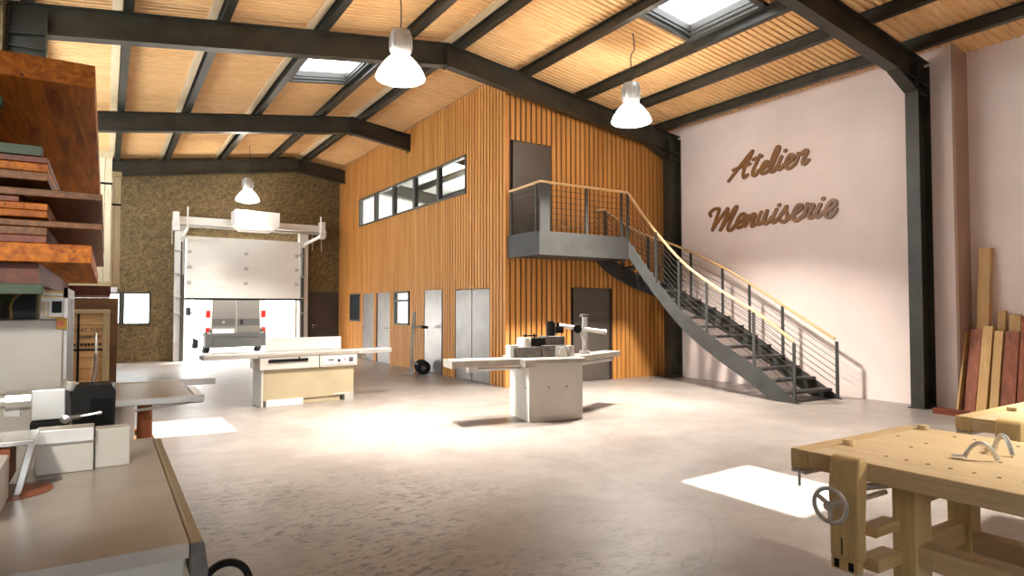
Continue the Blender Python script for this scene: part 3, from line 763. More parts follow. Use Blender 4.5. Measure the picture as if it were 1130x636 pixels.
# ------------------------------------------------------------------ workbenches
def text_mesh(body, size, mat, name, parent, M4, ext=.001):
    cu = bpy.data.curves.new(name, 'FONT'); cu.body = body; cu.size = size; cu.extrude = ext; cu.align_x = 'CENTER'; cu.align_y = 'CENTER'
    tmp = bpy.data.objects.new(name, cu); COL.objects.link(tmp)
    dg = bpy.context.evaluated_depsgraph_get(); me = bpy.data.meshes.new_from_object(tmp.evaluated_get(dg))
    bpy.data.objects.remove(tmp); bpy.data.curves.remove(cu)
    me.transform(M4); me.materials.clear(); me.materials.append(mat)
    o = bpy.data.objects.new(name, me); COL.objects.link(o); o.parent = parent
    return o
def make_bench(x, label):
    t = thing('workbench', label, 'workbench', (x,.2,0), 0, 'beech workbenches')
    Wd, Ln = 1.20, 1.86
    D = dict(world=False)
    m = MB(); m.box(0,Wd,0,Ln-.10,.77,.86); m.done('bench_top', M['bench'], t, bevel=.006, **D)
    m = MB(); m.box(.0,.40,Ln-.10,Ln,.76,.86); m.box(.02,.38,Ln-.03,Ln+.012,.775,.85); m.done('end_vise_jaw', M['bench_x'], t, bevel=.006, **D)
    m = MB(); m.box(.40,Wd,Ln-.10,Ln,.77,.86); m.done('end_cleat', M['bench_x'], t, bevel=.006, **D)
    m = MB(); m.box(-.012,.42,Ln-.09,Ln-.01,.742,.758); m.cyl((.0,Ln-.05,.75),(.0,Ln-.05,.67),.007); m.cyl((.05,Ln-.05,.735),(.36,Ln-.05,.735),.016); m.done('vise_rail', M['alu'], t, bevel=.002, **D)
    # front vise : rounded chop, handwheel, guide
    y0, y1 = 1.455, 1.600
    ch = [(-.075,.868),(-.055,.885),(-.01,.885),(.005,.865),(.0,.75),(-.015,.60),(-.018,.40),(-.085,.40),(-.085,.58),(-.095,.72)]
    m = MB(); m.prism([(a,y0,b_) for a,b_ in ch],(0,y1-y0,0)); m.done('vise_chop', M['bench_z'], t, bevel=.012, **D)
    m = MB(); cx = (-.15,1.555,.66); m.torus(cx,(1,0,0),.080,.0105)
    for k in range(3):
        a = 2*PI*k/3+.5; m.bar(cx,(cx[0],cx[1]+.078*math.cos(a),cx[2]+.078*math.sin(a)),.012,.022,up=(1,0,0))
    m.cyl((-.175,1.555,.66),(-.085,1.555,.66),.02); m.done('handwheel', M['alu'], t, smooth=True, **D)
    m = MB(); m.cyl((-.09,1.53,.66),(.30,1.53,.66),.014); m.cyl((-.02,1.50,.735),(.25,1.40,.745),.018); m.done('vise_screw', M['alu'], t, smooth=True, **D)
    m = MB(); m.box(-.075,-.02,1.47,1.60,.34,.40); m.done('guide_block', M['bench_x'], t, bevel=.004, **D)
    m = MB()
    for y in (1.50,1.57): m.box(-.078,-.07,y-.012,y+.012,.35,.39)
    m.box(-.088,-.08,1.535,1.54,.42,.50)
    m.done('guide_slot', M['black'], t, **D)
    # trestles
    for y in (1.40, .22):
        for x0, x1 in ((.20,.36),(.77,.90)):
            m = MB(); m.box(x0,x1,y-.06,y+.05,0,.77); m.done('leg', M['bench_z'], t, bevel=.008, **D)
        m = MB(); m.box(.36,.77,y-.04,y+.03,.36,.47); m.box(.36,.77,y-.045,y+.035,.64,.72); m.done('cross_rail', M['bench_x'], t, bevel=.006, **D)
    m = MB(); m.box(-.02,.2,1.40,1.50,.36,.42); m.box(-.02,.2,1.41,1.49,.52,.57); m.done('guide_rail', M['bench_x'], t, bevel=.005, **D)
    for x0, x1, z in ((.22,.34,.36),(.79,.88,.31)):
        m = MB(); m.box(x0,x1,.26,1.35,z,z+.10); m.box(x0+.05,x1,.26,1.35,z-.02,z); s_ = m.done('stretcher', M['bench'], t, bevel=.006, **D)
        m = MB(); m.cyl((x0-.012,1.28,z+.05),(x0,1.28,z+.05),.018); m.done('bolt_cap', M['bench'], s_, smooth=True, world=False)
    H = [(.22,1.48-.095*k) for k in range(14)] + [(1.045,1.52-.05*k*2) for k in range(14)] + [(.55,1.52),(.715,1.52),(.55,1.32),(.715,1.32),(.55,1.12),(.80,1.71)]
    for a, b_ in H:
        m = MB(); m.lathe([(.0,.0),(.0095,.0),(.0095,-.004),(.0,-.004)],(a,b_,.8612),12); m.done('dog_hole', M['black'], t, **D)
    return t
b1 = make_bench(3.07, 'pale beech workbench nearest the camera with steel hold-down loops on top')
b2 = copy_tree(b1); b2.location.x = 4.94; b2['label'] = 'pale beech workbench standing behind the nearer one, close to the leaning planks'
def peg(x, y, label):
    m = MB(); m.cyl((x,y,.861),(x,y,.888),.03,n=10); tag(m.done('bench_dog', M['bench'], bevel=.003), label, 'bench dog', 'round bench dogs')
peg(3.40,1.93,'round wooden peg near the vise corner of the nearest workbench')
peg(4.20,1.925,'round wooden peg at the far corner of the nearest workbench')
peg(5.50,1.93,'round wooden peg on the rear workbench')
def loop(p, q, h, label):
    P = [Vector(p)+(Vector(q)-Vector(p))*(k/12) + Vector((0,0,h*math.sin(PI*k/12)**.8)) for k in range(13)]
    m = MB(); m.tube(P, .011, 8); d = (P[0]-P[-1]); d.z = 0; d.normalize()
    m.bar(P[0]+Vector((0,0,.006)), P[0]+d*.05+Vector((0,0,.006)), .03, .01)
    tag(m.done('hold_down_loop', M['alu'], smooth=True), label, 'bench clamp', 'steel hold-down loops')
loop((3.549,1.443,.869),(3.622,1.331,.869),.075,'larger steel hold-down loop on the nearest workbench')
loop((3.881,1.441,.869),(3.80,1.333,.869),.085,'smaller steel hold-down loop behind the larger loop on the workbench')

# ------------------------------------------------------------------ panel saw
t = thing('panel_saw', 'pale sliding table panel saw with khaki base and white fence', 'panel saw', (2.905,10.86,0), R(6))
D = dict(world=False)
m = MB(); m.box(-.76,.79,0,.45,.09,.62); m.box(-.40,.55,.02,.43,0,.09); m.done('base_cabinet', M['machine_khaki'], t, bevel=.006, **D)
m = MB(); m.box(-.80,-.765,-.02,.43,.0,.70); m.done('side_column', M['machine'], t, bevel=.006, **D)
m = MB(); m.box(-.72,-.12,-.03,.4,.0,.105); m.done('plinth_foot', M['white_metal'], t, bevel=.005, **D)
m = MB(); m.box(.62,.79,-.01,.4,0,.13); m.box(.42,.79,-.012,.3,.10,.13); m.done('plinth_foot', M['grey_metal'], t, bevel=.004, **D)
m = MB(); m.box(-.83,.14,-.05,.50,.60,.80); m.done('upper_housing', M['machine'], t, bevel=.006, **D)
m = MB(); m.box(.155,.83,-.05,.50,.60,.80); m.done('upper_housing', M['machine'], t, bevel=.006, **D)
m = MB(); m.box(-.70,-.05,-.07,-.045,.715,.765); m.cyl((-.2,-.058,.765),(-.2,-.058,.79),.012); m.done('slot_rail', M['black'], t, bevel=.003, **D)
m = MB(); m.box(.22,.79,-.062,-.048,.635,.765); cp = m.done('control_panel', M['white_metal'], t, bevel=.003, **D)
m = MB()
for a in (.30,.335,.37): m.box(a,a+.025,-.068,-.06,.70,.725)
m.done('switch_row', M['black'], cp, **D)
m = MB(); m.cyl((.485,-.085,.70),(.485,-.06,.70),.022); m.bar((.475,-.08,.72),(.50,-.08,.67),.012,.016,up=(0,1,0)); m.done('selector_knob', M['black'], cp, **D)
m = MB(); m.cyl((.60,-.07,.705),(.60,-.06,.705),.014); m.done('stop_button', M['red_lens'], cp, **D)
m = MB(); m.box(.67,.75,-.067,-.06,.665,.745); m.done('display', M['cast_dark'], cp, **D)
m = MB(); m.box(-.86,.86,-.06,.55,.80,.845); m.done('saw_table', M['cast'], t, bevel=.004, **D)
m = MB(); m.box(-1.65,1.52,-.02,.30,.79,.865); m.box(-1.62,1.50,.02,.26,.865,.872); m.done('sliding_carriage', M['alu'], t, bevel=.008, **D)
m = MB(); m.prism([(.83,.3,.78),(1.20,.3,.78),(1.05,.3,.66),(.83,.3,.62)],(0,.2,0)); m.bar((1.02,.2,.74),(1.16,.2,.66),.05,.04); m.done('carriage_bracket', M['grey_metal'], t, bevel=.004, **D)
m = MB(); m.box(-.62,.70,.34,.37,.872,1.09); m.box(-.60,.68,.37,.45,.86,.90); m.done('rip_fence', M['white_metal'], t, bevel=.004, **D)

# ------------------------------------------------------------------ spindle moulder
t = thing('spindle_moulder', 'pale grey spindle moulder with side tables in the middle of the floor', 'spindle moulder', (5.40,7.275,0), R(-11))
m = MB(); m.box(-.42,.42,0,.75,0,.82); m.done('base_cabinet', M['machine'], t, bevel=.008, **D)
m = MB()
for p in ((.0,.48),(.28,.48)): m.cyl((p[0]-.12,-.004,p[1]),(p[0]-.12,.0,p[1]),.014)
m.box(-.424,-.42,.10,.13,.46,.49); m.done('cabinet_lock', M['cast_dark'], t, **D)
m = MB(); m.box(-.50,.46,-.03,.85,.82,.88); m.done('table_top', M['cast'], t, bevel=.006, **D)
m = MB(); m.box(-.50,-.34,-.045,.08,.775,.875); m.box(-1.50,-.50,.13,.52,.785,.88); m.box(-1.505,-1.46,.10,.55,.77,.88); m.done('extension_table', M['cast'], t, bevel=.006, **D)
m = MB(); m.cyl((-1.15,.32,.735),(-.42,.32,.735),.022); m.box(-1.22,-1.08,.26,.38,.70,.785); m.done('extension_slide', M['alu'], t, bevel=.003, **D)
m = MB(); A = R(33); Mr = Matrix.Rotation(A,3,'Z')
m.obox((1.02,.80,.838),(1.40,.30,.085),Mr); m.done('sliding_wing', M['cast'], t, bevel=.006, **D)
m = MB(); m.obox((1.1,.80,.745),(1.1,.06,.04),Mr); m.done('wing_slide', M['alu'], t, bevel=.003, **D)
m = MB(); m.box(-.50,-.10,.30,.40,.885,1.03); m.box(-.08,.30,.29,.40,.885,1.05); m.box(-.54,-.46,.28,.42,.885,1.03); m.done('fence_plate', M['cast_dark'], t, bevel=.004, **D)
m = MB(); m.box(.12,.30,.24,.29,.885,1.03); m.torus((.21,.235,.955),(0,1,0),.05,.012,24,6); m.box(.33,.42,.26,.42,.885,1.04); m.done('pressure_shoe', M['alu'], t, bevel=.003, **D)
m = MB(); m.box(.0,.32,.36,.62,1.0,1.18); m.done('cutter_hood', M['cast_dark'], t, bevel=.01, **D)
m = MB(); m.box(-.22,.0,.36,.60,.885,1.16); m.done('motor_cover', M['black'], t, bevel=.01, **D)
m = MB(); m.cyl((-.30,.46,.885),(-.30,.46,1.16),.11); m.box(-.54,-.2,.42,.6,.885,1.05); m.done('dust_port', M['white_metal'], t, bevel=.004, smooth=True, **D)
m = MB(); m.box(-.32,-.10,.44,.48,1.18,1.20); m.cyl((-.28,.46,1.15),(-.28,.46,1.22),.014); m.cyl((-.14,.46,1.15),(-.14,.46,1.22),.014); m.done('clamp_knob', M['black'], t, **D)
m = MB(); m.cyl((.14,.48,1.18),(.14,.48,1.38),.07); m.cyl((.14,.48,1.38),(.14,.48,1.40),.05)
m.box(.22,.34,.45,.52,1.22,1.32); m.cyl((.26,.48,1.32),(.26,.48,1.38),.02); m.done('feed_motor', M['black'], t, smooth=True, **D)
m = MB(); m.cyl((.82,.68,.88),(.82,.68,1.47),.042); m.cyl((.82,.68,.87),(.82,.68,.93),.085); m.done('stand_column', M['alu'], t, smooth=True, **D)
m = MB(); m.box(.76,.86,.62,.74,1.455,1.50); m.done('column_cap', M['cast_dark'], t, bevel=.006, **D)
m = MB(); m.cyl((.34,.62,1.33),(1.16,.68,1.22),.034); m.cyl((1.15,.68,1.222),(1.19,.683,1.217),.042); m.done('feed_arm', M['white_metal'], t, smooth=True, **D)
m = MB(); m.cyl((.64,.56,1.275),(.64,.60,1.275),.065); m.cyl((.64,.54,1.275),(.64,.57,1.275),.03); m.done('arm_knob', M['black'], t, smooth=True, **D)
m = MB(); m.tube(smooth_path([(.72,.62,1.24),(.74,.60,1.12),(.79,.62,1.05)],4),.02,8); m.done('crank_handle', M['alu'], t, smooth=True, **D)

# ------------------------------------------------------------------ hand truck
t = thing('hand_truck', 'grey two-wheeled hand truck with black grips beside the single grey door', 'hand truck', (6.30,14.25,0), R(73))
# local: x along the axle, -y towards the wheels, +y towards the toe plate
for s in (-1,1):
    m = MB(); m.tube(smooth_path([(s*.19,.06,.03),(s*.19,.05,.5),(s*.19,.02,1.15)],5),.017,10); m.done('upright', M['teal'], t, smooth=True, **D)
    m = MB(); m.lathe([(.06,-.05),(.13,-.05),(.168,-.03),(.168,.03),(.13,.05),(.06,.05)],(s*.20,-.20,.168),28,'x'); m.cyl((s*.20-.035,-.20,.168),(s*.20+.035,-.20,.168),.085); wh = m.done('wheel', M['rubber'], t, smooth=True, **D)
    m = MB(); m.cyl((s*.20-.055,-.20,.168),(s*.20+.055,-.20,.168),.055); m.done('hub', M['cast_dark'], wh, smooth=True, **D)
    m = MB(); m.tube(smooth_path([(s*.19,.02,1.12),(s*.19,-.10,1.14),(s*.19,-.26,1.13)],4),.014,8); m.bar((s*.19,.03,.30),(s*.19,-.20,.18),.02,.04); m.done('handle_bracket', M['teal'], t, smooth=True, **D)
    m = MB(); m.cyl((s*.19,-.16,1.135),(s*.19,-.31,1.13),.030); m.done('grip', M['rubber'], t, smooth=True, **D)
m = MB(); m.tube(smooth_path([(-.19,.02,1.12),(-.19,.01,1.32),(-.12,-.0,1.46),(0,-.01,1.50),(.12,-.0,1.46),(.19,.01,1.32),(.19,.02,1.12)],5),.017,10); m.done('top_loop', M['teal'], t, smooth=True, **D)
m = MB(); m.box(-.23,.23,.05,.30,.0,.015); m.box(-.23,.23,.05,.065,.0,.16); m.done('toe_plate', M['teal'], t, bevel=.004, **D)
m = MB()
for z in (.35,.7,1.05): m.cyl((-.19,.05-.02*z,z),(.19,.05-.02*z,z),.012)
m.cyl((-.25,-.20,.168),(.25,-.20,.168),.013); m.done('cross_bar', M['teal'], t, smooth=True, **D)

# ------------------------------------------------------------------ planks against the right wall
def lean(name, mat, y0, y1, top, thick, xb, label, grp, ytop=None, cat='plank', xtop=None):
    "board standing on the floor at xb and leaning on the near wall bay"
    dy = (ytop if ytop is not None else 0)
    xt = xtop or XN - thick - .004
    P = []
    for z, x, d in ((0,xb,0),(top,xt,dy)):
        P += [(x,y0+d,z),(x+thick,y0+d,z),(x+thick,y1+d,z),(x,y1+d,z)]
    m = MB(); m.hexa(P); tag(m.done(name, mat, bevel=.003), label, cat, grp)
GP = 'planks leaning on the pink wall'
lean('plank', M['palez'], 4.36,4.52,2.54,.13,11.50,'tallest pale beam leaning on the pink wall above the other planks',GP,-.06,'beam')
lean('plank', M['redz'], 4.40,4.555,1.27,.06,11.20,'red-brown plank at the left end of the leaning row',GP,-.02,xtop=11.475)
lean('plank', M['palez'], 4.255,4.39,1.32,.07,11.20,'pale plank between the left red plank and the middle pale plank',GP,-.02,xtop=11.47)
lean('plank', M['palez'], 4.10,4.21,1.25,.09,11.18,'pale plank directly left of the middle red plank',GP,.0,xtop=11.46)
lean('plank', M['redz'], 3.90,4.08,1.25,.06,11.20,'middle red-brown plank of the leaning row',GP,.0,xtop=11.48)
lean('plank', M['redz'], 3.66,3.875,1.48,.06,11.20,'red-brown plank at the right edge of the picture',GP,.0,xtop=11.48)
lean('plank', M['palez'], 4.145,4.25,1.56,.07,11.54,'short pale plank standing behind the row, left of its pale twin',GP,.0)
lean('plank', M['palez'], 3.95,4.10,1.50,.07,11.54,'short pale plank standing behind the middle red plank',GP,.0)
lean('plank', M['palez'], 4.585,4.61,1.22,.10,11.10,'thin pale board on edge left of the red-brown plank',GP,.0,xtop=11.46)
m = MB(); m.box(10.60,10.74,3.3,4.72,0,.045); m.box(10.6,10.74,3.3,4.72,.046,.085); tag(m.done('plank', M['plank_dark'], bevel=.003), 'dark red board lying on the floor before the leaning planks', 'plank')

# ------------------------------------------------------------------ timber rack with planks, left
t = thing('timber_rack', 'green cantilever rack at the left edge carrying the red planks', 'rack', (-1.0,5.5,0))
for y in (4.45, 7.6):
    m = MB(); m.box(-1.13,-1.03,y-.06,y+.06,0,3.4); m.done('upright', M['green'], t, bevel=.004)
    m = MB(); m.box(-1.13,-.45,y-.06,y+.06,0,.12); m.done('foot', M['green'], t, bevel=.004)
    for z, x1 in ((2.74,-.50),(2.405,-.29),(1.70,-.275)):
        yy = y-.4 if z < 2.5 and y < 5 else y
        m = MB(); m.box(-1.03,x1,yy-.04,yy+.04,z-.03,z+.022)
        if yy != y: m.box(-1.12,-1.03,yy-.05,y,z-.06,z+.022)
        m.done('arm', M['green'], t, bevel=.003)
m = MB(); m.box(-1.11,-1.05,4.51,7.54,.9,1.0); m.box(-1.11,-1.05,4.51,7.54,3.2,3.3); m.done('brace', M['green'], t)
GR = 'planks on the timber rack'
def stock(x0, x1, y0, y1, z0, z1, mat, label, rz=0):
    m = MB(); m.box(x0,x1,y0,y1,z0,z1); tag(m.done('plank', M[mat], bevel=.004), label, 'plank', GR)
stock(-1.02,-.07,4.0,7.95,2.765,2.887,'plank','widest knotty plank on top of the rack')
stock(-1.02,-.264,4.0,7.6,2.338,2.370,'plank_dark','short red board under the widest plank, topmost of three')
stock(-1.02,-.264,4.0,7.6,2.294,2.335,'plank','short red board under the widest plank, middle of three')
stock(-1.02,-.262,4.0,7.6,2.249,2.291,'plank_brown','short red board under the widest plank, lowest of three')
stock(-1.02,-.026,4.0,7.9,2.168,2.205,'plank_brown','long thin plank under the three short red boards')
stock(-1.02,-.262,4.02,7.9,2.100,2.135,'plank','short striped board below the upper thin plank')
stock(-1.02,-.262,4.02,7.9,2.062,2.098,'plank','short striped board resting on the lower thin plank')
stock(-1.02,-.38,4.03,7.9,2.137,2.166,'plank_dark','narrow dark board under the upper thin plank')
stock(-1.02,-.024,4.0,7.6,2.014,2.045,'plank_brown','long thin plank in the middle of the rack')
stock(-1.02,-.262,4.02,7.6,1.972,2.012,'plank_brown','weathered short board under the middle thin plank')
stock(-1.02,-.262,4.02,7.6,1.931,1.970,'plank_dark','red short board lying on the thick orange plank')
stock(-1.02,-.05,4.3,7.9,2.046,2.060,'plank_dark','dark sheet lying on the middle thin plank')
stock(-1.02,-.07,4.0,7.3,1.834,1.929,'plank','thick bright orange plank lowest in the front of the rack')
stock(-.90,.035,7.35,9.2,1.7235,1.815,'plank_dark','dark red plank sticking out behind the thick orange one')
m = MB(); m.box(-1.0,-.3,4.12,7.2,1.724,1.832); tag(m.done('plank', M['plank_dark']), 'dark packing board carrying the thick orange plank', 'plank', GR)

# ------------------------------------------------------------------ crates
def stencil(txt, size, x, y, z, parent):
    Mx = Matrix.Translation((x,y,z)) @ Matrix.Rotation(R(90),4,'X')
    return text_mesh(txt, size, M['ink'], 'stencil_text', parent, chain(parent).inverted() @ Mx)
t = thing('wooden_crate', 'wooden crate with black straps and stencilled words', 'crate', (-.28,9.9,0))
m = MB()
for k in range(11):
    z = .02+k*.137; m.box(-.62,.04,9.62,10.28,z,z+.132)
m.done('boards', M['crate'], t, bevel=.003)
for x in (-.62,-.03):
    m = MB(); m.box(x,x+.075,9.59,9.62,0,1.53); m.box(x,x+.075,10.28,10.31,0,1.53); m.done('corner_batten', M['crate_z'], t, bevel=.003)
m = MB(); m.box(-.62,.045,9.585,10.3,1.527,1.60-.02); m.done('lid', M['crate_z'], t, bevel=.003)
m = MB(); m.box(-.30,-.275,9.612,9.618,.02,1.527); m.box(-.62,-.03,9.610,9.616,1.06,1.085); m.done('strap', M['black'], t)
stencil('UNIT THEN', .062, -.175, 9.617, 1.32, t); stencil('COMP OP', .058, -.175, 9.617, 1.225, t)
m = MB()
for k in range(9): m.box(-.34+.038*k,-.314+.038*k,9.614,9.619,1.125,1.155)
m.done('stencil_line', M['ink'], t)
m = MB(); m.box(-.7,.155,12.0,12.9,0,1.76); m.box(-.70,.165,11.98,12.0,1.0,1.76); m.box(.0,.15,11.95,12.0,.86,1.02); tag(m.done('board_crate', M['chip_brown'], bevel=.005), 'dark brown board crate behind the stencilled crate', 'crate')
t = thing('storage_rack', 'white shelf frame carrying the pale crates near the back', 'rack', (-.4,15,0))
for x in (-1.0,.1):
    for y in (14.2,16.4):
        m = MB(); m.box(x-.04,x+.04,y-.04,y+.04,0,1.93); m.done('post', M['white_metal'], t) if x < 0 else m.bm.free()
m = MB(); m.box(-1.04,.17,14.1,14.2,1.90,1.99); m.box(-1.04,.17,16.4,16.5,1.90,1.99); m.box(-1.04,.14,14.2,16.4,1.95,1.99); m.done('shelf', M['white_metal'], t)
m = MB(); m.box(-1.04,-.3,14.15,16.45,0,.1); m.done('base_plinth', M['white_metal'], t)
def bundle(x0, x1, y0, y1, z0, z1, label, zs):
    t = thing('board_bundle', label, 'crate', ((x0+x1)/2,(y0+y1)/2,z0), 0, 'pale crates on the shelf')
    m = MB(); n = max(2, int((x1-x0)/.11)); w_ = (x1-x0)/n
    for k in range(n): m.box(x0+k*w_,x0+(k+1)*w_-.008,y0,y1,z0,z1)
    m.done('boards', M['pale_crate'], t, bevel=.003)
    m = MB(); m.box(x0-.004,x1+.004,y0-.004,y1+.004,zs-.02,zs+.02); m.done('strap', M['black'], t)
    for q0, q1 in ((z1-.12,z1),(z0,z0+.10)):
        m = MB(); m.box(x0,x1+.003,y0-.012,y0,q0,q1); m.done('batten', M['crate_z'], t)
bundle(-.85,.06,14.15,14.95,1.995,4.56,'taller pale board bundle with a black strap on the white shelf',3.95)
bundle(-.70,.225,15.3,16.2,1.995,4.40,'lower pale board bundle with a black strap behind the taller one',3.72)
# ------------------------------------------------------------------ foreground planer / moulder, left
t = thing('planer_machine', 'cast iron table machine with fence in the left foreground', 'woodworking machine', (-.35,3.0,0))
m = MB(); m.box(-.95,.215,2.16,3.93,0,.855); m.done('machine_body', M['machine'], t, bevel=.01)
m = MB(); TT = []
for a,b_,c,d in grid_rects(-1.0,.22,2.13,3.95,TT): m.box(a,b_,c,d,.856,.90)
tb = m.done('table', M['cast'], t)
m = MB(); m.lathe([(.0,.0),(.14,.0),(.14,.0015),(.0,.0015)],(-.30,3.07,.9005),36); m.done('spindle_opening', M['copper'], t)
m = MB(); m.box(.222,.262,2.14,3.96,.80,.892); m.box(.222,.235,2.14,3.96,.892,.898); m.done('edge_rail', M['brass'], t, bevel=.003)
m = MB(); m.prism([(.222,2.13,.895),(.262,2.13,.895),(.275,2.13,.80),(.262,2.13,.76),(.225,2.13,.76)],(0,.02,0)); m.done('rail_bracket', M['cast_dark'], t, bevel=.003)
m = MB(); m.torus((.325,2.14,.745),(.1,-1,.15),.068,.012,36,8); m.cyl((.22,2.16,.745),(.33,2.14,.745),.012); m.bar((.259,2.14,.745),(.391,2.14,.745),.014,.02)
m.done('handwheel', M['black'], t, smooth=True)
m = MB(); m.box(-.24,-.035,3.30,3.42,.901,1.085); m.done('fence_plate', M['machine'], t, bevel=.004)
m = MB(); m.box(-.032,.10,3.325,3.42,.901,1.07); m.done('fence_plate', M['machine'], t, bevel=.004)
m = MB(); m.box(-.24,-.035,3.285,3.30,1.03,1.088); m.box(-.24,.10,3.42,3.50,.901,.97); m.done('fence_rail', M['alu'], t, bevel=.003)
m = MB(); m.box(-.225,-.14,3.19,3.205,.901,.906); m.done('fence_scale', M['cast_dark'], t)
# left guard block with polished ends
m = MB(); m.prism([(-.60,2.62,.902),(-.29,2.62,.902),(-.29,2.62,1.06),(-.60,2.62,1.10)],(0,.36,0)); m.done('guard_block', M['machine'], t, bevel=.006)
m = MB(); m.prism([(-.28,2.99,.902),(-.255,2.99,.902),(-.215,2.99,1.09),(-.24,2.99,1.09)],(0,.20,0)); m.box(-.46,-.22,2.99,3.24,1.085,1.105); m.done('guard_plate', M['chrome'], t, bevel=.003)
m = MB(); m.box(-.45,-.29,3.0,3.2,.95,1.08); m.done('chip_chute', M['copper'], t, bevel=.003)
# power feeder
m = MB(); m.prism([(-.125,3.70,1.0),(.045,3.70,.99),(.048,3.70,1.19),(.03,3.70,1.225),(-.115,3.70,1.225),(-.133,3.70,1.19)],(0,.18,0))
for k in range(9): m.box(-.055+.0105*k,-.050+.0105*k,3.69,3.70,1.0,1.16)
m.box(-.06,.045,3.69,3.9,.975,1.0)
m.done('feeder_motor', M['black'], t, bevel=.006)
m = MB(); m.box(-.290,-.155,3.72,3.86,1.07,1.215); m.cyl((-.165,3.79,1.06),(-.165,3.79,1.21),.03); m.cyl((-.150,3.76,1.20),(-.135,3.76,1.245),.035); m.done('feeder_gearbox', M['alu'], t, bevel=.006)
m = MB(); m.box(-.290,-.145,3.70,3.88,.985,1.065); m.done('feeder_rollers', M['rubber'], t, bevel=.006)
m = MB(); m.cyl((-.70,3.78,1.165),(-.38,3.78,1.165),.036); m.cyl((-.385,3.78,1.165),(-.285,3.78,1.165),.048,n=10); m.box(-.39,-.33,3.75,3.8,1.095,1.12); m.done('feeder_arm', M['alu'], t, smooth=True)
m = MB(); m.cyl((-.72,3.78,.90),(-.72,3.78,1.30),.05); m.done('feeder_column', M['alu'], t, smooth=True)
m = MB(); m.cyl((-.15,3.68,1.075),(-.09,3.665,1.085),.012); m.tube([(-.155,3.675,1.075),(-.02,3.655,1.095)],.007,8); m.cyl((-.025,3.656,1.094),(-.008,3.654,1.097),.012); m.lathe([(0,-.012),(.02,-.010),(.02,.010),(0,.012)],(-.155,3.675,1.075),16,'y'); m.done('clamp_lever', M['chrome'], t, smooth=True)
m = MB(); m.cyl((-.08,3.88,1.16),(-.02,3.98,1.10),.01); m.tube(smooth_path([(-.05,3.80,1.225),(-.04,3.86,1.30),(-.04,3.9,1.36)],4),.012,8); m.cyl((-.04,3.9,1.35),(-.04,3.92,1.47),.005); m.done('height_spindle', M['chrome'], t, smooth=True)

# tall grey machine behind it
t = thing('machine_cabinet', 'tall pale grey machine cabinet behind the black power feeder', 'woodworking machine', (-.5,5.2,0))
m = MB(); m.box(-.95,-.215,4.60,5.62,0,1.53); m.done('cabinet', M['machine'], t, bevel=.006)
m = MB()
for y in (4.64,4.92,5.24,5.55): m.box(-.214,-.195,y,y+.05,.5,1.72)
m.box(-.214,-.195,4.64,5.6,1.66,1.72); m.done('side_frame', M['grey_metal'], t)
m = MB(); m.box(-.2145,-.2105,4.72,5.55,.75,1.42); m.done('vent_slot', M['black'], t)
m = MB(); m.cyl((-.225,4.60,1.508),(-.225,4.570,1.508),.020); m.done('stop_button', M['orange'], t)
m = MB(); m.box(-.245,-.193,4.585,4.6,1.475,1.54); m.done('switch_plate', M['yellow'], t, bevel=.003)
m = MB()
P = [(-.455+.0,1.532),(-.455,1.60)] + [(-.345-.11*math.cos(a),1.60+.10*math.sin(a)) for a in [PI/2*k/6 for k in range(1,7)]] + [(-.345,1.532)]
m.prism([(a,4.62,b_) for a,b_ in P],(0,.5,0)); m.done('extraction_hood', M['black'], t)
m = MB(); m.tube([(-.458,4.61,1.532)]+[(-.345-.118*math.cos(a),4.61,1.60+.108*math.sin(a)) for a in [PI/2*k/8 for k in range(0,9)]]+[(-.335,4.61,1.708),(-.335,4.61,1.532)],.008,6); m.done('hood_rim', M['brass'], t)
m = MB(); m.box(-.325,-.215,4.62,4.7,1.532,1.705); m.done('control_box', M['grey_metal'], t, bevel=.003)
for q in ((-.325,1.69,1.70),(-.325,1.665,1.672),(-.30,1.54,1.548)):
    m = MB(); m.box(q[0],-.215,4.612,4.62,q[1],q[2]); m.done('yellow_stripe', M['yellow'], t)
for q in ((-.322,-.30),(-.292,-.282)):
    m = MB(); m.box(q[0],q[1],4.612,4.62,1.552,1.64); m.done('pale_slot', M['pale_crate'], t)
m = MB(); m.box(-.27,-.222,4.612,4.62,1.57,1.64); m.done('display', M['black'], t)

# second saw table behind, with its rail
t = thing('table_saw', 'pale table saw with long rail behind the foreground machine', 'table saw', (-.1,6.3,0))
m = MB(); m.box(-.70,.62,5.72,6.9,.858,.90); m.done('saw_table', M['cast'], t, bevel=.004)
m = MB(); m.box(-.70,.93,6.92,7.02,.845,.905); m.done('rear_rail', M['alu'], t, bevel=.004)
m = MB(); m.box(.05,.68,5.66,5.72,.85,.90); m.box(.60,.68,5.72,6.4,.83,.90); m.bar((.2,5.69,.81),(.62,5.75,.84),.02,.02); m.done('front_rail', M['alu'], t, bevel=.004)
m = MB(); m.cyl((.28,6.0,.0),(.28,6.0,.85),.055); m.box(.15,.42,5.86,6.14,0,.03); m.done('pedestal', M['copper'], t, smooth=True)
m = MB(); m.cyl((-.02,6.3,.08),(-.02,6.3,.855),.24); m.done('dust_drum', M['grey_metal'], t, smooth=True)
m = MB(); m.box(-.68,-.28,5.8,6.8,0,.857); m.done('cabinet', M['machine'], t, bevel=.006)
m = MB(); m.cyl((-.02,6.3,0),(-.02,6.3,.08),.2); m.done('drum_foot', M['black'], t)
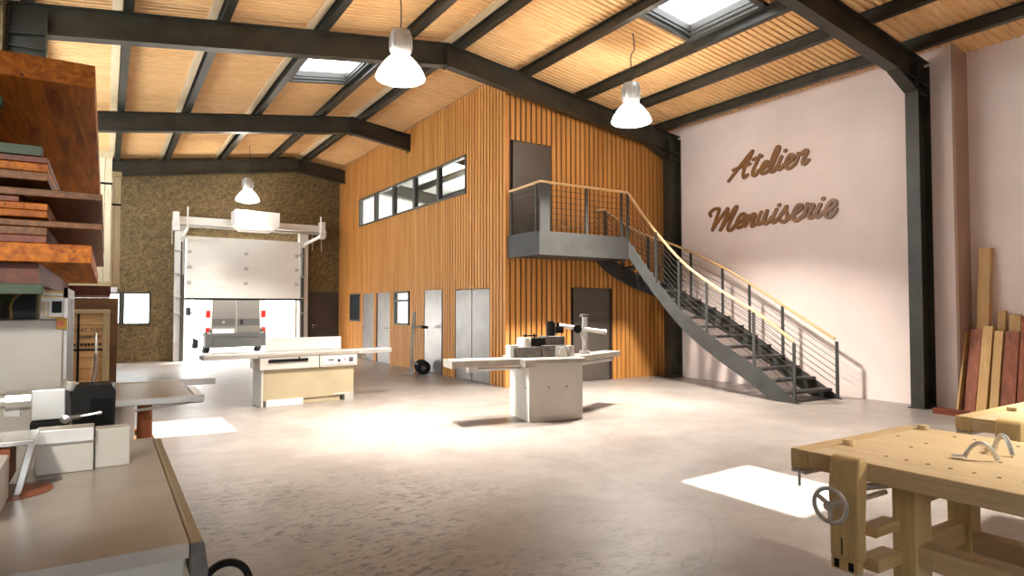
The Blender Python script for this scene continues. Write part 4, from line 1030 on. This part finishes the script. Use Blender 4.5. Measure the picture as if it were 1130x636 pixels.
# pallet with offcuts behind
t = thing('pallet', 'low wooden pallet on the floor behind the foreground machine', 'pallet', (.1,8.7,0))
for y in (8.1,8.7,9.3):
    m = MB(); m.box(-.45,.50,y-.05,y+.05,0,.09); m.done('bearer', M['bench_x'], t)
for k in range(6):
    m = MB(); m.box(-.45+.16*k,-.33+.16*k,8.02,9.38,.09,.112); m.done('deck_board', M['crate'], t)
for k, (x, y, a) in enumerate([(.10,8.45,.5),(.22,8.7,-.3),(.02,8.85,.9)]):
    mm = MB(); mm.obox((x,y,.135+.022*k+ .001*k),(.34,.05,.022),Matrix.Rotation(a,3,'Z')); tag(mm.done('offcut', M['plank']), ['lowest','middle','topmost'][k]+' red-brown offcut lying across the low pallet', 'wood offcut', 'offcuts on the pallet')

# ------------------------------------------------------------------ light and camera
world = bpy.data.worlds.new('World'); sc.world = world; world.use_nodes = True
bg = world.node_tree.nodes['Background']; bg.inputs[0].default_value = (.93,.97,1,1); bg.inputs[1].default_value = 7.0
sd = bpy.data.lights.new('sun', 'SUN'); sd.energy = 18; sd.angle = R(.6); sd.color = (1,.95,.86)
so = bpy.data.objects.new('sun', sd); COL.objects.link(so)
so.rotation_euler = Vector((-2.72,-3.12,-6.40)).to_track_quat('-Z','Y').to_euler()
pl = bpy.data.lights.new('mezzanine_fill', 'POINT'); pl.energy = 450; pl.shadow_soft_size = .3; pl.color = (1,.97,.92)  # added point light without a fixture, brightens the room behind the strip window
po = bpy.data.objects.new('mezzanine_fill', pl); COL.objects.link(po); po.location = (9.2,17.5,5.0)

def added_task_lamp(p, q, e, ang, label):  # unseen spot lamps added to brighten the benches and the foreground machine
    p, q = Vector(p), Vector(q); d = (q-p).normalized()
    t = thing('added_task_lamp', label, 'lamp', p)
    m = MB(); m.tube([p-d*.20, p-d*.16, p-d*.05, p+d*.06],[.03,.05,.10,.13],20); m.done('lamp_shade', M['frame'], t, smooth=True)
    m = MB(); m.cyl(p+d*.061, p+d*.066, .11); m.done('bulb', M['lens'], t)
    m = MB(); m.tube([p-d*.18, p-d*.2+Vector((0,0,.3)), Vector((p.x,p.y,zb(p.x)))],.012,6); m.done('stem', M['frame'], t)
    L = bpy.data.lights.new('added_task_spot', 'SPOT'); L.energy = e; L.spot_size = R(ang); L.spot_blend = .7; L.shadow_soft_size = .11; L.color = (1,.93,.82)
    lo = bpy.data.objects.new('added_task_spot', L); COL.objects.link(lo); lo.parent = t; lo.location = d*.08; lo.rotation_euler = d.to_track_quat('-Z','Y').to_euler()
added_task_lamp((5.3,.1,3.0),(4.05,1.30,.86), 400, 58, 'added hooded task lamp brightening the workbenches, outside the picture')
added_task_lamp((-.78,1.5,2.55),(-.38,4.2,1.0), 150, 85, 'added hooded task lamp brightening the foreground machine, outside the picture')

cam = bpy.data.cameras.new('camera'); co = bpy.data.objects.new('camera', cam); COL.objects.link(co)
cam.sensor_width = 36; cam.lens = 700/1130*36; cam.clip_start = .05; cam.clip_end = 300
co.location = (0,0,1.6); co.rotation_euler = (R(90+1.8), 0, R(-32.6))
sc.camera = co
sc.view_settings.view_transform = 'Standard'; sc.view_settings.look = 'None'; sc.view_settings.gamma = 1
sc.view_settings.exposure = 0.65; sc.view_settings.use_curve_mapping = False
sc.cycles.max_bounces = 10; sc.cycles.diffuse_bounces = 6; sc.cycles.transparent_max_bounces = 12
sc.cycles.use_denoising = True; sc.cycles.sample_clamp_indirect = 6
